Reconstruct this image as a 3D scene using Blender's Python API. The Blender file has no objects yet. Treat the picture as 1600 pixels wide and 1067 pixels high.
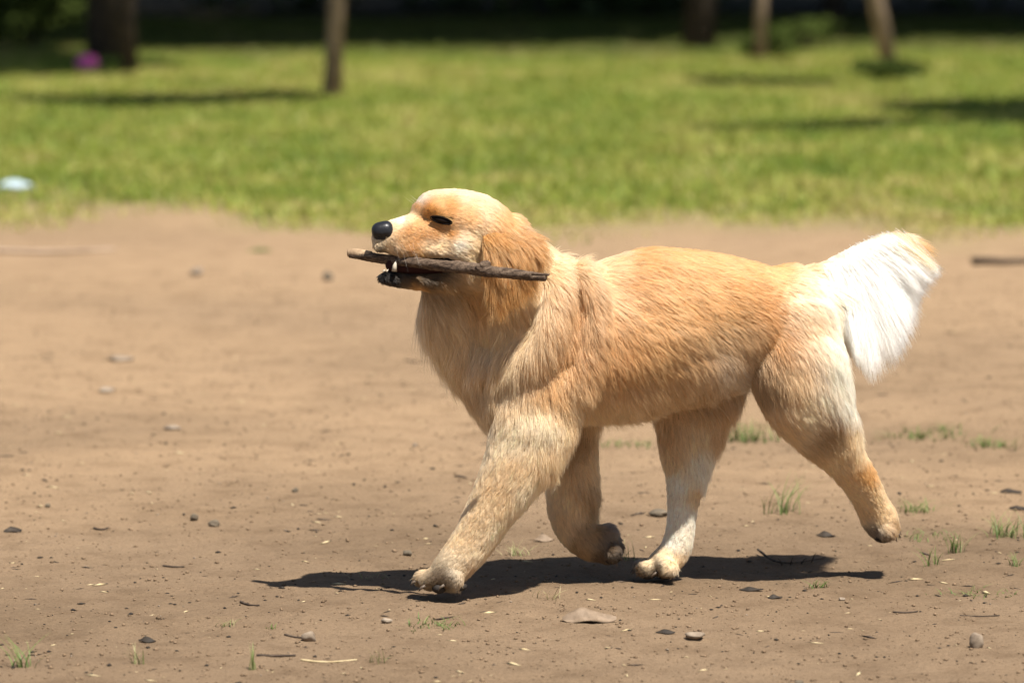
import bpy, bmesh, math, random
import numpy as np
from mathutils import Vector, Matrix
from mathutils.bvhtree import BVHTree
from mathutils.kdtree import KDTree

random.seed(7)
rng = np.random.default_rng(7)
scene = bpy.context.scene
COL = scene.collection

# ------------------------------------------------------------------ camera
F_PX = 7291.0                                   # focal length in pixels of the 1600 px wide photograph
PITCH = math.radians(6.030)
CAM = Vector((0.0, -7.2, 1.152))
cam_data = bpy.data.cameras.new('camera')
cam_data.sensor_width = 36.0
cam_data.lens = F_PX / 1600.0 * 36.0
cam_data.clip_start = 0.1
cam_data.clip_end = 1000.0
cam_data.dof.use_dof = True
cam_data.dof.focus_distance = 7.15
cam_data.dof.aperture_fstop = 4.8
camera = bpy.data.objects.new('camera', cam_data)
COL.objects.link(camera)
camera.location = CAM
camera.rotation_euler = (math.radians(90) - PITCH, 0, 0)
scene.camera = camera
FWD = Vector((0, math.cos(PITCH), -math.sin(PITCH)))
UP = Vector((0, math.sin(PITCH), math.cos(PITCH)))

# ------------------------------------------------------------------ world and sun
SUN_VEC = Vector((0.30, -0.42, 1.0)).normalized()      # towards the sun
world = bpy.data.worlds.new('World')
scene.world = world
world.use_nodes = True
wn = world.node_tree
sky = wn.nodes.new('ShaderNodeTexSky')
sky.sky_type = 'NISHITA'
sky.sun_disc = False
sky.sun_elevation = math.asin(SUN_VEC.z)
sky.sun_rotation = math.atan2(SUN_VEC.x, SUN_VEC.y)
bg = wn.nodes['Background']
bg.inputs['Strength'].default_value = 0.05
wn.links.new(sky.outputs['Color'], bg.inputs['Color'])
sun_data = bpy.data.lights.new('sun', 'SUN')
sun_data.energy = 5.0
sun_data.angle = math.radians(0.53)
sun_data.color = (1.0, 0.955, 0.885)
sun = bpy.data.objects.new('sun', sun_data)
COL.objects.link(sun)
sun.rotation_euler = SUN_VEC.to_track_quat('Z', 'Y').to_euler()
sun.location = (3, -2, 10)
scene.view_settings.view_transform = 'Standard'
scene.view_settings.look = 'None'
scene.view_settings.exposure = 0.98
scene.view_settings.gamma = 1.0
scene.view_settings.use_curve_mapping = False
scene.cycles.max_bounces = 12
scene.cycles.diffuse_bounces = 4
scene.cycles.transmission_bounces = 10
scene.cycles.glossy_bounces = 8
scene.cycles.transparent_max_bounces = 8
scene.cycles_curves.shape = 'RIBBONS'
scene.cycles_curves.subdivisions = 2

# ------------------------------------------------------------------ helpers
def ray(px, py):
    return (FWD + Vector((1, 0, 0)) * ((px - 800) / F_PX) + UP * ((533.5 - py) / F_PX)).normalized()

def P(px, py, Y=0.0):
    """the point at depth Y seen along that line of sight"""
    r = ray(px, py)
    return CAM + r * ((Y - CAM.y) / r.y)

def G(px, py, z=0.0):
    """the ground point seen along that line of sight"""
    r = ray(px, py)
    return CAM + r * ((z - CAM.z) / r.z)

def tag(o, label=None, cat=None, group=None, kind=None):
    if label: o['label'] = label
    if cat: o['category'] = cat
    if group: o['group'] = group
    if kind: o['kind'] = kind
    return o

def empty(name, loc=(0, 0, 0)):
    o = bpy.data.objects.new(name, None)
    COL.objects.link(o)
    o.location = loc
    o.empty_display_size = 0.05
    return o

def link(name, me, mat=None, parent=None, smooth=True):
    o = bpy.data.objects.new(name, me)
    COL.objects.link(o)
    if mat and not me.materials: me.materials.append(mat)
    if parent:
        o.parent = parent
        if parent.location.length > 0:
            o.matrix_parent_inverse = Matrix.Translation(-parent.location)
    if smooth and len(me.polygons):
        me.polygons.foreach_set('use_smooth', [True] * len(me.polygons))
    return o

def mesh_np(name, verts, faces):
    """faces: (n,3) or (n,4) array"""
    me = bpy.data.meshes.new(name)
    verts = np.asarray(verts, dtype=np.float32); faces = np.asarray(faces, dtype=np.int32)
    n, k = faces.shape
    me.vertices.add(len(verts)); me.vertices.foreach_set('co', verts.ravel())
    me.loops.add(n * k); me.loops.foreach_set('vertex_index', faces.ravel())
    me.polygons.add(n)
    me.polygons.foreach_set('loop_start', np.arange(0, n * k, k, dtype=np.int32))
    me.update(calc_edges=True)
    return me

def hash2(i, j, seed):
    h = (i.astype(np.int64) * 374761393 + j.astype(np.int64) * 668265263 + seed * 1442695041) & 0xffffffff
    h = ((h ^ (h >> 13)) * 1274126177) & 0xffffffff
    return ((h ^ (h >> 16)) & 0xffff) / 65535.0

def vnoise(x, y, seed=0):
    xi = np.floor(x); yi = np.floor(y)
    fx = x - xi; fy = y - yi
    fx = fx * fx * (3 - 2 * fx); fy = fy * fy * (3 - 2 * fy)
    a = hash2(xi, yi, seed); b = hash2(xi + 1, yi, seed); c = hash2(xi, yi + 1, seed); d = hash2(xi + 1, yi + 1, seed)
    return (a * (1 - fx) + b * fx) * (1 - fy) + (c * (1 - fx) + d * fx) * fy

def fbm(x, y, seed=0, octs=4):
    s = np.zeros_like(np.asarray(x, dtype=float)); a = 0.5
    for k in range(octs):
        s = s + a * vnoise(x * 2 ** k, y * 2 ** k, seed + k * 17); a *= 0.5
    return s / (1 - 0.5 ** octs)

def sstep(a, b, x):
    t = np.clip((x - a) / (b - a), 0, 1)
    return t * t * (3 - 2 * t)

# ------------------------------------------------------------------ materials
class NT:
    def __init__(s, name):
        s.m = bpy.data.materials.new(name); s.m.use_nodes = True
        s.t = s.m.node_tree; s.b = s.t.nodes['Principled BSDF']; s.out = s.t.nodes['Material Output']
    def n(s, typ, **kw):
        x = s.t.nodes.new(typ)
        for k, v in kw.items(): setattr(x, k, v)
        return x
    def l(s, a, b): s.t.links.new(a, b)
    def noise(s, scale, detail=4, rough=0.55, vec=None, dist=0.0):
        x = s.n('ShaderNodeTexNoise'); x.inputs['Scale'].default_value = scale
        x.inputs['Detail'].default_value = detail; x.inputs['Roughness'].default_value = rough
        x.inputs['Distortion'].default_value = dist
        if vec: s.l(vec, x.inputs['Vector'])
        return x.outputs['Fac']
    def ramp(s, fac, stops):
        x = s.n('ShaderNodeValToRGB'); e = x.color_ramp.elements
        while len(e) < len(stops): e.new(0.5)
        for i, (p, c) in enumerate(stops):
            e[i].position = p; e[i].color = (*c, 1)
        s.l(fac, x.inputs['Fac']); return x.outputs['Color']
    def mix(s, fac, a, b, mode='MIX'):
        x = s.n('ShaderNodeMix', data_type='RGBA', blend_type=mode)
        for i, v in ((0, fac), (6, a), (7, b)):
            if isinstance(v, (int, float)): x.inputs[i].default_value = v
            elif isinstance(v, tuple): x.inputs[i].default_value = (*v, 1)
            else: s.l(v, x.inputs[i])
        return x.outputs[2]
    def bump(s, h, strength, dist, normal=None):
        x = s.n('ShaderNodeBump'); x.inputs['Strength'].default_value = strength; x.inputs['Distance'].default_value = dist
        s.l(h, x.inputs['Height'])
        if normal: s.l(normal, x.inputs['Normal'])
        s.l(x.outputs['Normal'], s.b.inputs['Normal']); return x.outputs['Normal']
    def pos(s): return s.n('ShaderNodeNewGeometry').outputs['Position']
    def obj(s): return s.n('ShaderNodeTexCoord').outputs['Object']
    def attr(s, name): 
        return s.n('ShaderNodeAttribute', attribute_name=name)
    def rough(s, v, spec=0.3):
        s.b.inputs['Roughness'].default_value = v; s.b.inputs['Specular IOR Level'].default_value = spec

def mat_simple(name, stops, scale, bump=0.5, bdist=0.002, rough=0.85, spec=0.25, bscale=None):
    k = NT(name); v = k.obj()
    k.l(k.ramp(k.noise(scale, 5, 0.6, v), stops), k.b.inputs['Base Color'])
    k.bump(k.noise(bscale or scale * 3, 6, 0.65, v), bump, bdist); k.rough(rough, spec)
    return k.m

def make_ground_mat():
    k = NT('dry_dirt'); p = k.pos()
    big = k.ramp(k.noise(0.9, 5, 0.6, p), [(0.30, (0.155, 0.105, 0.062)), (0.5, (0.205, 0.140, 0.085)), (0.72, (0.25, 0.174, 0.108))])
    dust = k.attr('dust')
    big = k.mix(dust.outputs['Fac'], big, (0.345, 0.233, 0.136))
    mid = k.ramp(k.noise(9.0, 6, 0.65, p), [(0.28, (0.68, 0.65, 0.62)), (0.5, (1.0, 1.0, 1.0)), (0.75, (1.12, 1.12, 1.11))])
    c = k.mix(0.85, big, mid, 'MULTIPLY')
    fine = k.ramp(k.noise(160.0, 4, 0.7, p), [(0.30, (0.62, 0.59, 0.56)), (0.46, (1.0, 1.0, 1.0)), (0.72, (1.12, 1.12, 1.12))])
    c = k.mix(0.85, c, fine, 'MULTIPLY')
    grain = k.ramp(k.noise(520.0, 3, 0.7, p), [(0.32, (0.66, 0.63, 0.60)), (0.5, (1.0, 1.0, 1.0)), (0.7, (1.22, 1.2, 1.18))])
    c = k.mix(0.8, c, grain, 'MULTIPLY')
    gs = k.ramp(k.noise(7.0, 5, 0.6, p), [(0.3, (0.14, 0.13, 0.045)), (0.6, (0.24, 0.21, 0.085)), (0.8, (0.34, 0.26, 0.13))])
    a = k.attr('lawn')
    c = k.mix(a.outputs['Fac'], c, gs)
    shade_at = k.attr('litter')
    shade_col = k.ramp(k.noise(12.0, 6, 0.7, p), [(0.3, (0.014, 0.013, 0.008)), (0.6, (0.03, 0.024, 0.015)), (0.8, (0.05, 0.037, 0.02))])  # near-black litter colour stands in for the shade under the grove
    c = k.mix(shade_at.outputs['Fac'], c, shade_col)
    k.l(c, k.b.inputs['Base Color'])
    n1 = k.bump(k.noise(70.0, 8, 0.75, p), 0.8, 0.009)
    k.bump(k.noise(420.0, 4, 0.7, p), 0.7, 0.0025, n1)
    k.rough(0.95, 0.12)
    return k.m

def make_blade_mat(name, attr, trans=0.35):
    k = NT(name); a = k.attr(attr)
    k.l(a.outputs['Color'], k.b.inputs['Base Color']); k.rough(0.55, 0.3)
    tr = k.n('ShaderNodeBsdfTranslucent'); k.l(a.outputs['Color'], tr.inputs['Color'])
    mx = k.n('ShaderNodeMixShader'); mx.inputs[0].default_value = trans
    k.l(k.b.outputs[0], mx.inputs[1]); k.l(tr.outputs[0], mx.inputs[2]); k.l(mx.outputs[0], k.out.inputs['Surface'])
    return k.m

M_ground = make_ground_mat()
M_grass = make_blade_mat('grass_blades', 'blade_color', 0.35)
M_stone = mat_simple('field_stone', [(0.3, (0.13, 0.10, 0.075)), (0.5, (0.24, 0.19, 0.14)), (0.75, (0.36, 0.29, 0.22))], 90, 0.7, 0.002)
M_stone_dark = mat_simple('dark_stone', [(0.3, (0.06, 0.048, 0.035)), (0.55, (0.12, 0.095, 0.065)), (0.8, (0.2, 0.16, 0.115))], 90, 0.7, 0.002)
M_stone_pale = mat_simple('pale_stone', [(0.3, (0.15, 0.112, 0.08)), (0.55, (0.22, 0.17, 0.122)), (0.8, (0.28, 0.22, 0.16))], 70, 0.6, 0.002)
M_leaf_dry = mat_simple('dry_leaf', [(0.3, (0.12, 0.082, 0.05)), (0.55, (0.21, 0.15, 0.10)), (0.8, (0.27, 0.20, 0.14))], 60, 0.5, 0.001, 0.7)
M_leaf_dark = mat_simple('dark_leaf', [(0.3, (0.012, 0.009, 0.007)), (0.55, (0.03, 0.022, 0.015)), (0.8, (0.07, 0.05, 0.032))], 80, 0.5, 0.001, 0.7)
M_twig = mat_simple('twig_bark', [(0.3, (0.03, 0.022, 0.016)), (0.55, (0.075, 0.052, 0.036)), (0.8, (0.15, 0.11, 0.075))], 120, 0.7, 0.001)
M_straw = mat_simple('straw', [(0.3, (0.36, 0.27, 0.14)), (0.6, (0.5, 0.4, 0.23)), (0.8, (0.58, 0.48, 0.3))], 60, 0.3, 0.001, 0.6)
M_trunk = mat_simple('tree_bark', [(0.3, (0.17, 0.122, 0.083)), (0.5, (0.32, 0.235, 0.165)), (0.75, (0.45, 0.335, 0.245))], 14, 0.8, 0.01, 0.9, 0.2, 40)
M_trunk_shaded = mat_simple('shaded_tree_bark', [(0.3, (0.02, 0.016, 0.012)), (0.5, (0.05, 0.038, 0.028)), (0.75, (0.09, 0.066, 0.047))], 14, 0.8, 0.01, 0.9, 0.2, 40)  # bark copy with the shade of the grove put into its colour
M_leafs = mat_simple('tree_leaves', [(0.3, (0.02, 0.035, 0.01)), (0.55, (0.04, 0.065, 0.018)), (0.8, (0.07, 0.10, 0.03))], 3, 0.2, 0.01, 0.6, 0.3)
M_shrub = mat_simple('shrub_leaves', [(0.3, (0.03, 0.045, 0.010)), (0.55, (0.055, 0.075, 0.016)), (0.8, (0.09, 0.11, 0.028))], 6, 0.2, 0.01, 0.9, 0.05)

M_soil = mat_simple('soil_crumb', [(0.3, (0.11, 0.073, 0.044)), (0.55, (0.19, 0.128, 0.078)), (0.8, (0.26, 0.18, 0.115))], 40, 0.4, 0.001, 0.95, 0.1)
# ------------------------------------------------------------------ ground
EDGE = G(800, 352).y
def lawn_mask(X, Y):
    e = EDGE + 1.2 * (fbm(X * 1.3 + 3.1, Y * 0.7, 5, 3) - 0.5) * 2.0 + 0.7 * (1 - sstep(-1.1, -0.6, X))
    base = sstep(-0.7, 0.8, Y - e)
    pat = fbm(X * 4.0, Y * 2.2, 11, 3)
    return np.clip(base + (pat - 0.5) * 1.9 * (1 - np.abs(2 * base - 1)) , 0, 1) * (base > 0.02)

def grove_shade_mask(X, Y):
    y0 = G(800, 96).y + np.where(X > 0.4, 0.75 * sstep(0.4, 1.6, X), 0.0)  # starts at the grove's shade line; paints that shade into the colours
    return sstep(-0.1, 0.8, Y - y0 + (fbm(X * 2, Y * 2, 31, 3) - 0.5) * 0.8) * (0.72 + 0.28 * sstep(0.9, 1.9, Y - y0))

def ground_height(X, Y):
    near = 1 - sstep(6, 12, np.hypot(X, Y - 1.0))
    h = 0.020 * (fbm(X * 1.3, Y * 1.3, 41, 3) - 0.5)
    h = h + near * (0.013 * (fbm(X * 7, Y * 7, 43, 4) - 0.5) + 0.0045 * np.maximum(fbm(X * 38, Y * 38, 47, 3) - 0.52, 0) * 2)
    return h
def gz(x, y): return float(ground_height(np.array([x]), np.array([y]))[0])

def axis(a, b, fine, ext):
    mid = np.arange(a, b + 1e-6, fine)
    out = [fine]
    pos = []; p = 0
    st = fine
    while p < ext:
        st *= 1.22; p += st; pos.append(p)
    pos = np.array(pos)
    return np.concatenate([a - pos[::-1], mid, b + pos])
xs = axis(-1.35, 1.35, 0.0105, 160.0); ys = axis(-1.1, 3.0, 0.0125, 200.0)
XX, YY = np.meshgrid(xs, ys)
HH = ground_height(XX, YY)
nx, ny = len(xs), len(ys)
idx = np.arange(nx * ny).reshape(ny, nx)
gf = np.stack([idx[:-1, :-1], idx[:-1, 1:], idx[1:, 1:], idx[1:, :-1]], -1).reshape(-1, 4)
me = mesh_np('ground', np.stack([XX, YY, HH], -1).reshape(-1, 3), gf)
at = me.attributes.new('lawn', 'FLOAT', 'POINT'); at.data.foreach_set('value', lawn_mask(XX, YY).astype(np.float32).ravel())
at = me.attributes.new('dust', 'FLOAT', 'POINT')
dustv = np.clip(sstep(0.1, 2.2, YY + (fbm(XX * 0.9, YY * 0.9, 61, 3) - 0.5) * 2.6) * (1.0 - 0.4 * sstep(0.5, 0.68, fbm(XX * 0.7 + 9, YY * 1.1, 63, 4))), 0, 1) * 0.75
at.data.foreach_set('value', dustv.astype(np.float32).ravel())
at = me.attributes.new('litter', 'FLOAT', 'POINT'); at.data.foreach_set('value', grove_shade_mask(XX, YY).astype(np.float32).ravel())  # carries the painted grove shade
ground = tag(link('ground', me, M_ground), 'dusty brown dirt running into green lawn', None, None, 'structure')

# ------------------------------------------------------------------ lawn grass (uncountable)
def blades(name, X, Y, Z, H, W, lean, colors, label=None, cat=None, kind=None, parent=None, az=None, mat=None):
    n = len(X)
    a = rng.uniform(0, 2 * np.pi, n) if az is None else az
    fa = rng.uniform(0, np.pi, n)
    dx, dy = np.cos(a) * lean * H, np.sin(a) * lean * H
    wx, wy = np.cos(fa) * W / 2, np.sin(fa) * W / 2
    v = np.zeros((n, 5, 3))
    v[:, 0] = np.stack([X - wx, Y - wy, Z], -1); v[:, 1] = np.stack([X + wx, Y + wy, Z], -1)
    m = 0.55; s = 0.35
    v[:, 2] = np.stack([X + wx * .8 + dx * s, Y + wy * .8 + dy * s, Z + H * m], -1)
    v[:, 3] = np.stack([X - wx * .8 + dx * s, Y - wy * .8 + dy * s, Z + H * m], -1)
    zt = H * np.sqrt(np.clip(1 - 0.6 * lean ** 2, 0.05, 1))
    v[:, 4] = np.stack([X + dx, Y + dy, Z + zt], -1)
    b = np.arange(n)[:, None] * 5
    f = np.concatenate([b + [0, 1, 2], b + [0, 2, 3], b + [3, 2, 4]], 1).reshape(-1, 3)
    me = mesh_np(name, v.reshape(-1, 3), f)
    c = np.concatenate([np.repeat(colors, 5, 0), np.ones((n * 5, 1))], 1).astype(np.float32)
    at = me.attributes.new('blade_color', 'FLOAT_COLOR', 'POINT'); at.data.foreach_set('color', c.ravel())
    return me

GR = np.array([(0.13, 0.195, 0.024), (0.235, 0.285, 0.040), (0.35, 0.345, 0.075), (0.45, 0.36, 0.14)])
def grass_colors(X, Y):
    n = len(X)
    t = 0.55 * fbm(X * 2.6, Y * 1.6, 71, 3) + 0.45 * fbm(X * 9, Y * 7, 73, 2) + rng.normal(0, 0.13, n)
    t = t + 0.22 * (1 - sstep(-0.2, 1.4, Y - EDGE))
    t = np.clip((t - 0.28) * 5.2, 0, 2.999)
    i = t.astype(int); fr = (t - i)[:, None]
    return GR[i] * (1 - fr) + GR[i + 1] * fr
Xs, Ys = [], []
GRY1 = G(800, 30).y
for n, xr, y0, y1 in ((430000, 3.4, EDGE - 1.8, GRY1), (70000, 10.0, EDGE - 1.8, GRY1)):
    X = rng.uniform(-xr, xr, n); Y = y0 + (y1 - y0) * rng.uniform(0, 1, n) ** 1.15
    if xr > 5:
        sel = np.abs(X) > 3.4; X, Y = X[sel], Y[sel]
    k = rng.uniform(0, 1, len(X)) < lawn_mask(X, Y) * (1 - 0.55 * grove_shade_mask(X, Y)) * (0.35 + 0.9 * fbm(X * 6, Y * 6, 77, 2))
    Xs.append(X[k]); Ys.append(Y[k])
X = np.concatenate(Xs); Y = np.concatenate(Ys); n = len(X)
H = rng.uniform(0.018, 0.042, n) * (0.55 + 0.9 * fbm(X * 3, Y * 3, 79, 2)); W = rng.uniform(0.005, 0.010, n)
H *= 0.5 + 0.5 * sstep(-0.6, 1.2, Y - EDGE)
gc = grass_colors(X, Y)
shade_w = grove_shade_mask(X, Y)[:, None]
gc = gc * (1 - 0.6 * shade_w) + np.array([0.03, 0.045, 0.012]) * 0.6 * shade_w  # blades darkened as well where the grove shade is painted
me = blades('lawn_grass', X, Y, ground_height(X, Y), H, W, rng.uniform(0.2, 0.95, n), gc)
tag(link('lawn_grass', me, M_grass), 'mown green lawn behind the dirt, out of focus', 'grass', None, 'stuff')

# ------------------------------------------------------------------ trees
def ring_tube(path, radii, seg=14, wob=0.0, seed=0, cap=True):
    """verts, faces of a tube along world points"""
    path = [Vector(p) for p in path]; n = len(path); r = random.Random(seed)
    V, Fc = [], []
    ref = Vector((0.13, 1, 0.21)).normalized()
    for i, p in enumerate(path):
        t = (path[min(i + 1, n - 1)] - path[max(i - 1, 0)]).normalized()
        u = (ref - t * ref.dot(t)).normalized(); w = t.cross(u)
        for j in range(seg):
            a = 2 * math.pi * j / seg
            rr = radii[i] * (1 + wob * (r.random() - 0.5))
            V.append(p + u * math.cos(a) * rr + w * math.sin(a) * rr)
    for i in range(n - 1):
        for j in range(seg):
            k = (j + 1) % seg
            Fc.append((i * seg + j, i * seg + k, (i + 1) * seg + k, (i + 1) * seg + j))
    if cap:
        c0 = len(V); V.append(path[0]); V.append(path[-1])
        for j in range(seg):
            k = (j + 1) % seg
            Fc.append((c0, k, j)); Fc.append((c0 + 1, (n - 1) * seg + j, (n - 1) * seg + k))
    return V, Fc

def mesh_py(name, V, Fc):
    me = bpy.data.meshes.new(name); me.from_pydata([tuple(v) for v in V], [], Fc); me.update(); return me

def leaf_cloud(name, n, lobes, size, seed):
    r = np.random.default_rng(seed)
    L = np.array(lobes); vol = L[:, 3] * L[:, 4] * L[:, 5]
    vol = vol ** 0.5; ch = r.choice(len(L), n, p=vol / vol.sum())
    d = r.normal(size=(n, 3)); d /= np.linalg.norm(d, axis=1)[:, None]
    rad = r.uniform(0.25, 1, n) ** 0.5
    c = L[ch, :3] + d * rad[:, None] * L[ch, 3:6]
    a = r.normal(size=(n, 3)); a /= np.linalg.norm(a, axis=1)[:, None]
    b = np.cross(a, r.normal(size=(n, 3))); b /= np.linalg.norm(b, axis=1)[:, None]
    s = size * r.uniform(0.6, 1.3, n)[:, None]
    v = np.stack([c - a * s, c + b * s * 0.45, c + a * s, c - b * s * 0.45], 1).reshape(-1, 3)
    return mesh_np(name, v, np.arange(n * 4).reshape(n, 4))

def tree(name, base, r0, height, lean, crown_z, crown_r, label, mat, group=None, seed=0, dens=1.0, leaf=0.2, flat=0.7):
    rr = random.Random(seed)
    root = tag(empty(name, base), label, 'tree', group)
    pts, rad = [], []
    for i in range(9):
        t = i / 8
        wig = 0.012 * math.sin(3.1 * t + seed) * (1 if 0 < i else 0)
        pts.append(base + Vector((lean[0] * t + wig * 2, lean[1] * t, height * t - 0.03)))
        rad.append(r0 * (1.28 if i == 0 else 1.0) * (1 - 0.62 * t))
    V, Fc = ring_tube(pts, rad, 16, 0.16, seed)
    link('trunk', mesh_py('trunk', V, Fc), mat, root)
    top = pts[-1]
    lobes = []
    for i in range(6):
        a = rr.uniform(0, 6.28); d = rr.uniform(0.25, 0.62) * crown_r
        c = Vector((pts[-1].x + math.cos(a) * d, pts[-1].y + math.sin(a) * d, crown_z + rr.uniform(-0.25, 0.35) * crown_r * flat))
        st = pts[rr.randint(5, 7)]
        mid = st.lerp(c, 0.5) + Vector((0, 0, 0.1 * crown_r))
        V, Fc = ring_tube([st, mid, c], [r0 * 0.42, r0 * 0.26, r0 * 0.1], 8, 0.1, seed + i)
        link('limb', mesh_py('limb', V, Fc), mat, root)
        q = rr.uniform(0.45, 0.7) * crown_r
        lobes.append((c.x, c.y, c.z, q, q, q * flat))
    lobes.append((top.x, top.y, crown_z, crown_r * 0.62, crown_r * 0.62, crown_r * 0.62 * flat))
    n = int(2600 * dens)
    link('crown', leaf_cloud('crown', n, lobes, leaf, seed), M_leafs, root, smooth=False)
    return root

def shrub(name, base, rx, ry, h, label, n=1500, leaf=0.03, seed=0, mat=None):
    root = tag(empty(name, base), label, 'shrub')
    r = random.Random(seed)
    lob = []
    for i in range(7):
        a = r.uniform(0, 6.28); d = r.uniform(0.1, 0.75)
        q = r.uniform(0.35, 0.6)
        lob.append((base.x + math.cos(a) * d * rx, base.y + math.sin(a) * d * ry, base.z + h * r.uniform(0.3, 0.68), rx * q, ry * q, h * q * 0.62))
        V, Fc = ring_tube([base, Vector(lob[-1][:3])], [0.008, 0.003], 6, 0, i)
        link('stem', mesh_py('stem', V, Fc), M_trunk_shaded, root)
    link('foliage', leaf_cloud('foliage', n, lob, leaf, seed), mat or M_shrub, root, smooth=False)
    return root

def wpx(p, w): return w * 0.5 * (p - CAM).length / F_PX       # half a width in pixels at that distance -> metres

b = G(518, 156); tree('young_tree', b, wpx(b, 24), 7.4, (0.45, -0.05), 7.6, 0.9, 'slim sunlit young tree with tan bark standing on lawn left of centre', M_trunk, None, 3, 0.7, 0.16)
b = G(203, 119); tree('young_tree', b, wpx(b, 22), 5.6, (0.05, 0.15), 5.6, 1.3, 'slim dark young tree in shade beside the pink bag', M_trunk_shaded, None, 5, 1.2)
b = G(163, 96); tree('old_tree', b, wpx(b, 44), 7.5, (-0.2, 1.0), 7.6, 1.6, 'thick black shaded trunk just left of the slim dark young tree', M_trunk_shaded, None, 6, 1.8, 0.26)
b = G(1092, 77); tree('old_tree', b, wpx(b, 42), 6.5, (0.1, 0.5), 6.0, 3.2, 'thick dark brown trunk in shade, the widest on the right', M_trunk_shaded, None, 7, 1.8, 0.26)
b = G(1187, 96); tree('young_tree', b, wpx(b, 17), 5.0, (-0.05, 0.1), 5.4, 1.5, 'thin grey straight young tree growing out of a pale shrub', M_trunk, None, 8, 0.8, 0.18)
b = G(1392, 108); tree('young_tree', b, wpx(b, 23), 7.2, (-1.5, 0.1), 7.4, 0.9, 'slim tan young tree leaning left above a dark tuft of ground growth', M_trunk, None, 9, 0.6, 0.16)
b = G(1301, 44); tree('young_tree', b, wpx(b, 26), 6.0, (0.05, 0.2), 6.0, 2.6, 'faint shaded trunk standing deep in the dark grove at right', M_trunk_shaded, None, 10, 1.3)
# the grove: trees whose trunks stand outside the view but whose crowns shade the back of the lawn
GY = G(800, 100).y
grove = [(-5.6, 3.4, 3.3), (-3.9, 4.3, 3.7), (-8.6, 3.9, 3.5), (3.8, 3.8, 3.7), (6.6, 3.6, 3.4), (0.2, 11.6, 3.6), (-4.6, 7.0, 3.6), (4.2, 7.2, 3.6),
         (-9.6, 7.6, 3.6), (9.4, 7.0, 3.6), (0.4, 13.4, 3.7), (-1.0, 13.2, 3.8), (6.5, 12.2, 3.8), (-7.0, 12.5, 3.8), (12.9, 3.8, 3.5), (-12.8, 4.2, 3.5)]
grove = [(x, y + GY, r) for x, y, r in grove]
for i, (x, y, cr) in enumerate(grove):
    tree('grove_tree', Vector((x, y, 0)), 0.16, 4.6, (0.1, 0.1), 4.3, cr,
         'broad dense shade tree of the grove behind the lawn', M_trunk_shaded, 'shade trees of the grove', 40 + i, 1.9, 0.30, 0.55)
b = G(48, 74); shrub('dark_shrub', b, 0.50, 0.40, 0.55, 'dark leafy shrub in the shade at far left edge of grove', 1600, 0.03, 21)
b = G(1385, 128); shrub('ground_shrub', b, 0.19, 0.16, 0.13, 'low dark green clump round foot of the leaning young tree', 1400, 0.016, 22)
b = G(1196, 92); shrub('pale_shrub', b, 0.17, 0.14, 0.20, 'small pale green shrub at foot of the thin grey tree', 900, 0.018, 23)
b = G(1262, 78); shrub('shade_shrub', b, 0.28, 0.20, 0.20, 'low green shrub in shade between thin grey and leaning trees', 900, 0.02, 24)
hb = G(800, 22)  # leaf mass added to keep the back of the grove black
rh = random.Random(4)
lob = [(x + rh.uniform(-.2, .2), hb.y + rh.uniform(0, 1.6), rh.uniform(0.2, 1.3), 0.8, 0.7, rh.uniform(0.6, 0.9)) for x in np.arange(-7, 7.1, 0.45)]
tag(link('undergrowth', leaf_cloud('undergrowth', 14000, lob, 0.10, 77), M_leafs, smooth=False), 'dense undergrowth added to darken the back of the grove', 'undergrowth', None, 'stuff')
# two trees beside the view whose crowns throw the shade patches on the lawn
def shade_spot(px, py, h):
    g = G(px, py); return Vector((g.x + SUN_VEC.x / SUN_VEC.z * h, g.y + SUN_VEC.y / SUN_VEC.z * h, h))
def limb_tree(name, base, spots, label, seed):
    root = tag(empty(name, base), label, 'tree')
    mid = base + Vector((0.05, 0, 3.4))
    V, Fc = ring_tube([base - Vector((0, 0, 0.03)), base + Vector((0.02, 0, 1.7)), mid, mid + Vector((0, 0, 1.3))], [0.075, 0.06, 0.05, 0.02], 14, 0.15, seed)
    link('trunk', mesh_py('trunk', V, Fc), M_trunk, root)
    lob = [(mid.x, mid.y, mid.z + 1.3, 0.7, 0.7, 0.6)]
    for c, rx, ry in spots:
        V, Fc = ring_tube([mid - Vector((0, 0, 0.6)), mid.lerp(c, 0.5) + Vector((0, 0, 0.1)), c], [0.03, 0.022, 0.008], 8, 0.1, seed)
        link('limb', mesh_py('limb', V, Fc), M_trunk, root)
        lob.append((c.x, c.y, c.z, rx, ry, 0.12))
    link('crown', leaf_cloud('crown', 8000, lob, 0.10, seed), M_leafs, root, smooth=False)
limb_tree('spreading_tree', Vector((-3.6, G(230, 160).y - 1.2, 0)), [(shade_spot(220, 160, 3.0), 0.58, 0.50), (shade_spot(400, 157, 3.0), 0.28, 0.36)],
          'spreading tree just outside the left of view shading the lawn', 61)
limb_tree('spreading_tree', Vector((3.7, G(1480, 196).y - 1.0, 0)), [(shade_spot(1480, 195, 3.0), 0.56, 0.17), (shade_spot(1240, 203, 3.0), 0.44, 0.15), (shade_spot(1190, 131, 3.1), 0.36, 0.34)],
          'spreading tree just outside the right of view shading the lawn', 62)

# ------------------------------------------------------------------ dog
def yc(px): return (px - 950) * 0.00030
def catmull(pts, sub):
    pts = np.array(pts, dtype=float); n = len(pts); out = []
    for i in range(n - 1):
        p0, p1, p2, p3 = pts[max(i - 1, 0)], pts[i], pts[i + 1], pts[min(i + 2, n - 1)]
        for s in range(sub):
            t = s / sub
            out.append(0.5 * ((2 * p1) + (-p0 + p2) * t + (2 * p0 - 5 * p1 + 4 * p2 - p3) * t * t + (-p0 + 3 * p1 - 3 * p2 + p3) * t ** 3))
    out.append(pts[-1]); return np.array(out)

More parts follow.
